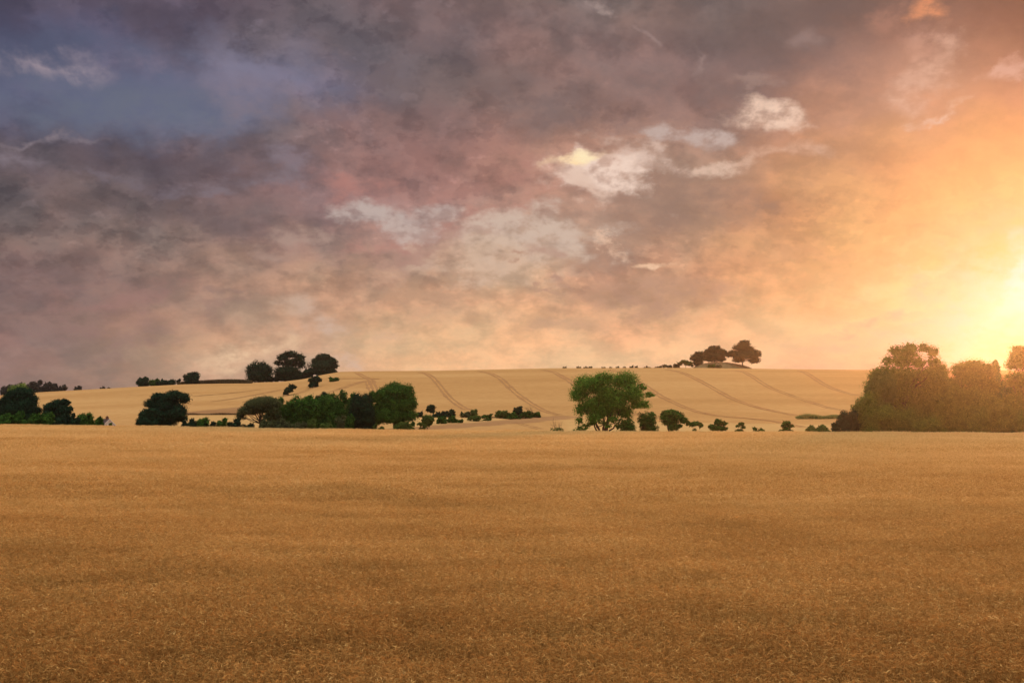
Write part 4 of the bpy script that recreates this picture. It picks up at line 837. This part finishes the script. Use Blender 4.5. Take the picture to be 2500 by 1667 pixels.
plant('ridge_bush', 'flat green bush at the hilltop foot of the egg-shaped tree', B, None, 803, 828, 921, ('b', 931), 'r', M_MID, 217, n=5, skirt=0)
plant('slope_bush', 'dark leaning bush with a light underside alone on the slope', B, None, 691, 724, 938, ('b', 965), 'c', M_DARK, 218, lobes=[(713, 944, 9, 6), (704, 952, 11, 7), (699, 959, 7, 5)], cov=5, base=703, ragged=.25)
plant('slope_bush', 'dark round-headed bush below the egg-shaped ridge tree', B, None, 752, 786, 917, ('b', 946), 'c', M_DARK, 219, lobes=[(768, 927, 14, 9), (766, 937, 10, 8), (758, 941, 6, 5)], cov=6, base=766)
# --- ridge to the left
LR = 'small trees on the lower ridge'
plant('ridge_bush', 'rounded dark tree opening the row on the lower ridge', T, LR, 332, 364, 919, 578, 'r', M_DARK, 221, n=9, skirt=0)
plant('ridge_bush', 'green low domed bush second in the row on the lower ridge', B, LR, 362, 390, 925, 586, 'r', M_MID, 222, n=6, skirt=.1)
plant('ridge_bush', 'long low dark bush third in the row on the lower ridge', B, LR, 382, 430, 926, 578, 'r', M_DARK, 223, n=8, skirt=0)
plant('ridge_bush', 'tiny upright bush between the long low bush and the lone round tree', B, LR, 432, 442, 924, 582, 'r', M_DARK, 224, n=4, skirt=0)
plant('ridge_tree', 'lone broom-headed round tree on the lower ridge beside the uncut crop strip', T, LR, 448, 488, 907, 576, 'r', M_DARK, 225, n=10, skirt=.06, cov=5.5, ragged=.2)
FW = 'far wood beyond the lower ridge'
for i, (a, b_, t_, lb) in enumerate([
   (0, 34, 938, 'greyish treetop of the far wood behind the yellow-green rounded tree'), (30, 64, 934, 'low far-wood tree beside the yellow-green rounded treetop'), (55, 86, 931, 'wide pale far-wood tree before its highest tree'),
   (78, 108, 928, 'highest hazy tree of the far wood'), (102, 128, 933, 'hazy far-wood tree just past the highest one'), (120, 142, 935, 'thin far-wood tree with pale gaps in its crown'),
   (138, 164, 938, 'last tall round tree at the end of the far wood'), (178, 202, 941, 'hazy low bush standing apart past the far wood')]):
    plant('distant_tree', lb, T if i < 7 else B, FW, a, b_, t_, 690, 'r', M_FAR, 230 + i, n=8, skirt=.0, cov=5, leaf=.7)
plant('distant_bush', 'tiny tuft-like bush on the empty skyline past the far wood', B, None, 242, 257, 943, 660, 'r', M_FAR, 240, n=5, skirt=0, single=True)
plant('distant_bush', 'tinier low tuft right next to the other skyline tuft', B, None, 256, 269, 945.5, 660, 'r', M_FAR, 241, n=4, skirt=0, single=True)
# --- skyline to the right: shrubs, mound and its trees
SB = 'tiny shrubs on the bare skyline'
xs_ = [(1373, 1382, 897), (1407, 1419, 896.5), (1424, 1435, 896), (1437, 1446, 896), (1471, 1478, 897), (1488, 1494, 897), (1504, 1512, 894.5), (1520, 1529, 896.5), (1537, 1547, 895.5), (1549, 1557, 895), (1573, 1581, 896.5), (1581, 1589, 896.5), (1599, 1609, 895), (1608, 1616, 893.5)]
ords = 'first second third fourth fifth sixth seventh eighth ninth tenth eleventh twelfth thirteenth fourteenth'.split()
for i, (a, b_, t_) in enumerate(xs_):
    plant('skyline_shrub', 'tiny skyline shrub, %s from the open end of the row by the mound' % ords[i], 'shrub', SB, a, b_, t_ - .8, 622, 'r', M_DARK, 250 + i, n=4, skirt=0, single=True, leaf=.5)
plant('skyline_bush', 'small two-humped dark bush in the skyline row before the mound', B, None, 1617, 1642, 889, 620, 'c', M_DARK, 271, lobes=[(1624, 893, 6, 4), (1635, 895, 7, 3)], cov=6)
plant('skyline_bush', 'round dark bush just before the green skyline tree', B, None, 1643, 1661, 886, 620, 'r', M_DARK, 272, n=6, skirt=0)
plant('skyline_tree', 'little green spreading tree between the round bush and the mound', T, None, 1656, 1693, 878, 620, 'c', M_MID, 273, lobes=[(1670, 884, 9, 5), (1662, 888, 6, 4), (1680, 888, 10, 5), (1688, 892, 5, 4)], cov=5)
def mound():
    X0 = (1764 - CX) / F * 622; L = (1830 - 1700) / F * 622; n, m_ = 48, 24; rng = np.random.default_rng(6)
    u = np.linspace(-1, 1, n); v = np.linspace(-1, 1, m_); Ug, Vg = np.meshgrid(u, v); rr = np.sqrt(Ug ** 2 + Vg ** 2)
    h = np.clip(1 - rr ** 2, 0, 1) ** .75 * 3.6 * (1 - .16 * Ug) + np.where(rr < 1, rng.normal(0, .07, Ug.shape), 0)
    Xm = X0 + Ug * L * .56; Ym = 622 + Vg * 13; Z = terrain(Xm, Ym) + h - .12
    i = (np.arange(m_ - 1)[:, None] * n + np.arange(n - 1)[None]).ravel()
    o = mesh_obj('burial_mound', np.stack([Xm, Ym, Z], -1), np.stack([i, i + 1, i + 1 + n, i + n], 1), mats=[M_MOUND], smooth=True); set_props(o, kind='structure')
    N_ = 2600; a = rng.random(N_) * 6.283; q = np.sqrt(rng.random(N_)) * .97; uu, vv = q * np.cos(a), q * np.sin(a)
    bx, by = X0 + uu * L * .56, 622 + vv * 13; bz = terrain(bx, by) + np.clip(1 - q ** 2, 0, 1) ** .75 * 3.6 * (1 - .16 * uu) - .15
    base = np.stack([bx, by, bz], 1); sd = np.stack([np.cos(a * 3), np.sin(a * 3), 0 * a], 1) * .16; tip = base + np.stack([rng.normal(0, .15, N_), rng.normal(0, .15, N_), rng.uniform(.25, .6, N_)], 1)
    g = mesh_obj('mound_grass', np.stack([base - sd, base + sd, tip], 1).reshape(-1, 3), None, np.arange(N_ * 3).reshape(-1, 3), [M_VERGE], attrs={'tone': ('FLOAT', np.repeat(rng.random(N_), 3))})
    set_props(g, 'dry olive grass covering the round mound on the skyline', 'grass', kind='stuff')
mound()
MT = 'trees around the mound'
plant('mound_tree', 'grey-green smallest tree leaning on the foot of the mound', T, MT, 1684, 1724, 858, 624, 'c', M_OLIVE if False else M_DARK, 281, lobes=[(1706, 866, 12, 7), (1697, 875, 12, 9), (1713, 875, 10, 10), (1704, 886, 12, 7), (1702, 893, 5, 4)], cov=4.5, tr=.3, base=1703)
plant('mound_tree', 'dark round tree growing behind the top of the mound', T, MT, 1718, 1773, 844, 634, 'c', M_DARK, 282, lobes=[(1745, 853, 16, 8), (1733, 862, 14, 9), (1760, 862, 12, 9), (1745, 870, 22, 10), (1735, 877, 14, 6), (1758, 877, 12, 6)], cov=6, tr=.4)
plant('mound_tree', 'mushroom-shaped skyline tree on a clear bare trunk past the mound', T, MT, 1776, 1856, 831, 616, 'c', M_DARK, 283, lobes=[(1822, 841, 14, 8), (1812, 850, 18, 9), (1830, 855, 15, 10), (1798, 864, 14, 8), (1820, 868, 28, 11), (1845, 866, 11, 11), (1786, 868, 9, 6), (1808, 879, 14, 7), (1838, 880, 15, 7)], cov=5, tr=.42, base=1812, ragged=.2, lowcut=-.5)
plant('mound_bush', 'green bush growing on the near side of the mound', B, None, 1728, 1746, 889, 608, 'r', M_MID, 284, n=5, skirt=0)
plant('mound_bush', 'paler flat bush beside the other bush on the mound', B, None, 1746, 1762, 891, 608, 'r', M_OLIVE, 285, n=5, skirt=0)

# ------------------------------------------------------------------ white gabled house in the dip
def house():
    Yd = 322.0; X = (267 - CX) / F * Yd; root = bpy.data.objects.new('gabled_house', None); COL.objects.link(root)
    zr = CZ + (HY - 1022) / F * Yd; W, Lh, rise = 6.0, 10.0, 3.1; eave = zr - rise; zb = min(gz(X, Yd), eave - 2.3)
    root.location = (X, Yd, 0); root.rotation_euler = (0, 0, R(28)); set_props(root, 'small white gabled house with a dark roof half hidden by the barley', 'house')
    h = W / 2 - .25
    V = [(-h, 0, zb), (h, 0, zb), (h, 0, eave), (0, 0, zr - .18), (-h, 0, eave), (-h, Lh, zb), (h, Lh, zb), (h, Lh, eave), (0, Lh, zr - .18), (-h, Lh, eave)]
    me = bpy.data.meshes.new('wall'); me.from_pydata(V, [], [(0, 1, 2, 3, 4), (6, 5, 9, 8, 7), (1, 6, 7, 2), (5, 0, 4, 9)]); me.materials.append(M_WALL)
    w_ = bpy.data.objects.new('wall', me); COL.objects.link(w_); w_.parent = root
    def slab(name, s, mat, y0, y1, t, x1, drop):
        k = rise / (W / 2); a = (0, zr); b = (s * x1, zr - k * x1)
        Vv = [(a[0], y0, a[1]), (b[0], y0, b[1]), (b[0], y1, b[1]), (a[0], y1, a[1])]; Vv += [(p[0], p[1], p[2] - t) for p in Vv]
        if drop: Vv = [(p[0], p[1], p[2] - drop) for p in Vv]
        m_ = bpy.data.meshes.new(name); m_.from_pydata(Vv, [], [(0, 1, 2, 3), (4, 7, 6, 5), (0, 4, 5, 1), (1, 5, 6, 2), (2, 6, 7, 3), (3, 7, 4, 0)]); m_.materials.append(mat)
        o_ = bpy.data.objects.new(name, m_); COL.objects.link(o_); return o_
    for s in (-1, 1):
        r_ = slab('roof_slope', s, M_ROOF, -.28, Lh + .28, .16, W / 2 + .25, 0); r_.parent = root
        b_ = slab('bargeboard', s, M_WALL, -.36, -.285, .26, W / 2 + .25, .02); b_.parent = root
    ch = bpy.data.meshes.new('chimney'); V, Fc = [], []
    def box(x0, x1, y0, y1, z0, z1):
        k = len(V); V.extend([(x0, y0, z0), (x1, y0, z0), (x1, y1, z0), (x0, y1, z0), (x0, y0, z1), (x1, y0, z1), (x1, y1, z1), (x0, y1, z1)])
        Fc.extend([tuple(k + i for i in f) for f in ((0, 3, 2, 1), (4, 5, 6, 7), (0, 1, 5, 4), (1, 2, 6, 5), (2, 3, 7, 6), (3, 0, 4, 7))])
    box(-.35, .35, 3.6, 4.5, zr - .7, zr + .42); box(-.42, .42, 3.53, 4.57, zr + .425, zr + .55)
    ch.from_pydata(V, [], Fc); ch.materials.append(M_BRICK); co_ = bpy.data.objects.new('chimney', ch); COL.objects.link(co_); co_.parent = root
    V, Fc = [], []; box(-.15, .15, 3.7, 3.95, zr + .555, zr + .8); box(-.15, .15, 4.15, 4.4, zr + .555, zr + .76)
    pt = bpy.data.meshes.new('chimney_pots'); pt.from_pydata(V, [], Fc); pt.materials.append(M_BRICK); po = bpy.data.objects.new('chimney_pots', pt); COL.objects.link(po); po.parent = co_
house()

# ------------------------------------------------------------------ haze
def haze():
    x, y0, y1, z0, z1 = 2520, -60, 2520, -25, 47
    V = [(-x, y0, z0), (x, y0, z0), (x, y1, z0), (-x, y1, z0), (-x, y0, z1), (x, y0, z1), (x, y1, z1), (-x, y1, z1)]
    me = bpy.data.meshes.new('haze'); me.from_pydata(V, [], [(0, 3, 2, 1), (4, 5, 6, 7), (0, 1, 5, 4), (1, 2, 6, 5), (2, 3, 7, 6), (3, 0, 4, 7)])
    m_, nt_ = new_mat('haze_air'); v = node(nt_, 'ShaderNodeVolumePrincipled'); v.inputs['Color'].default_value = (.95, .92, .88, 1)
    v.inputs['Density'].default_value = HAZE; v.inputs['Anisotropy'].default_value = .92
    oo = node(nt_, 'ShaderNodeOutputMaterial'); nt_.links.new(v.outputs[0], oo.inputs['Volume']); me.materials.append(m_)
    h = bpy.data.objects.new('haze', me); COL.objects.link(h); set_props(h, 'thin warm evening haze glowing toward the sun', 'haze', kind='stuff')
haze()
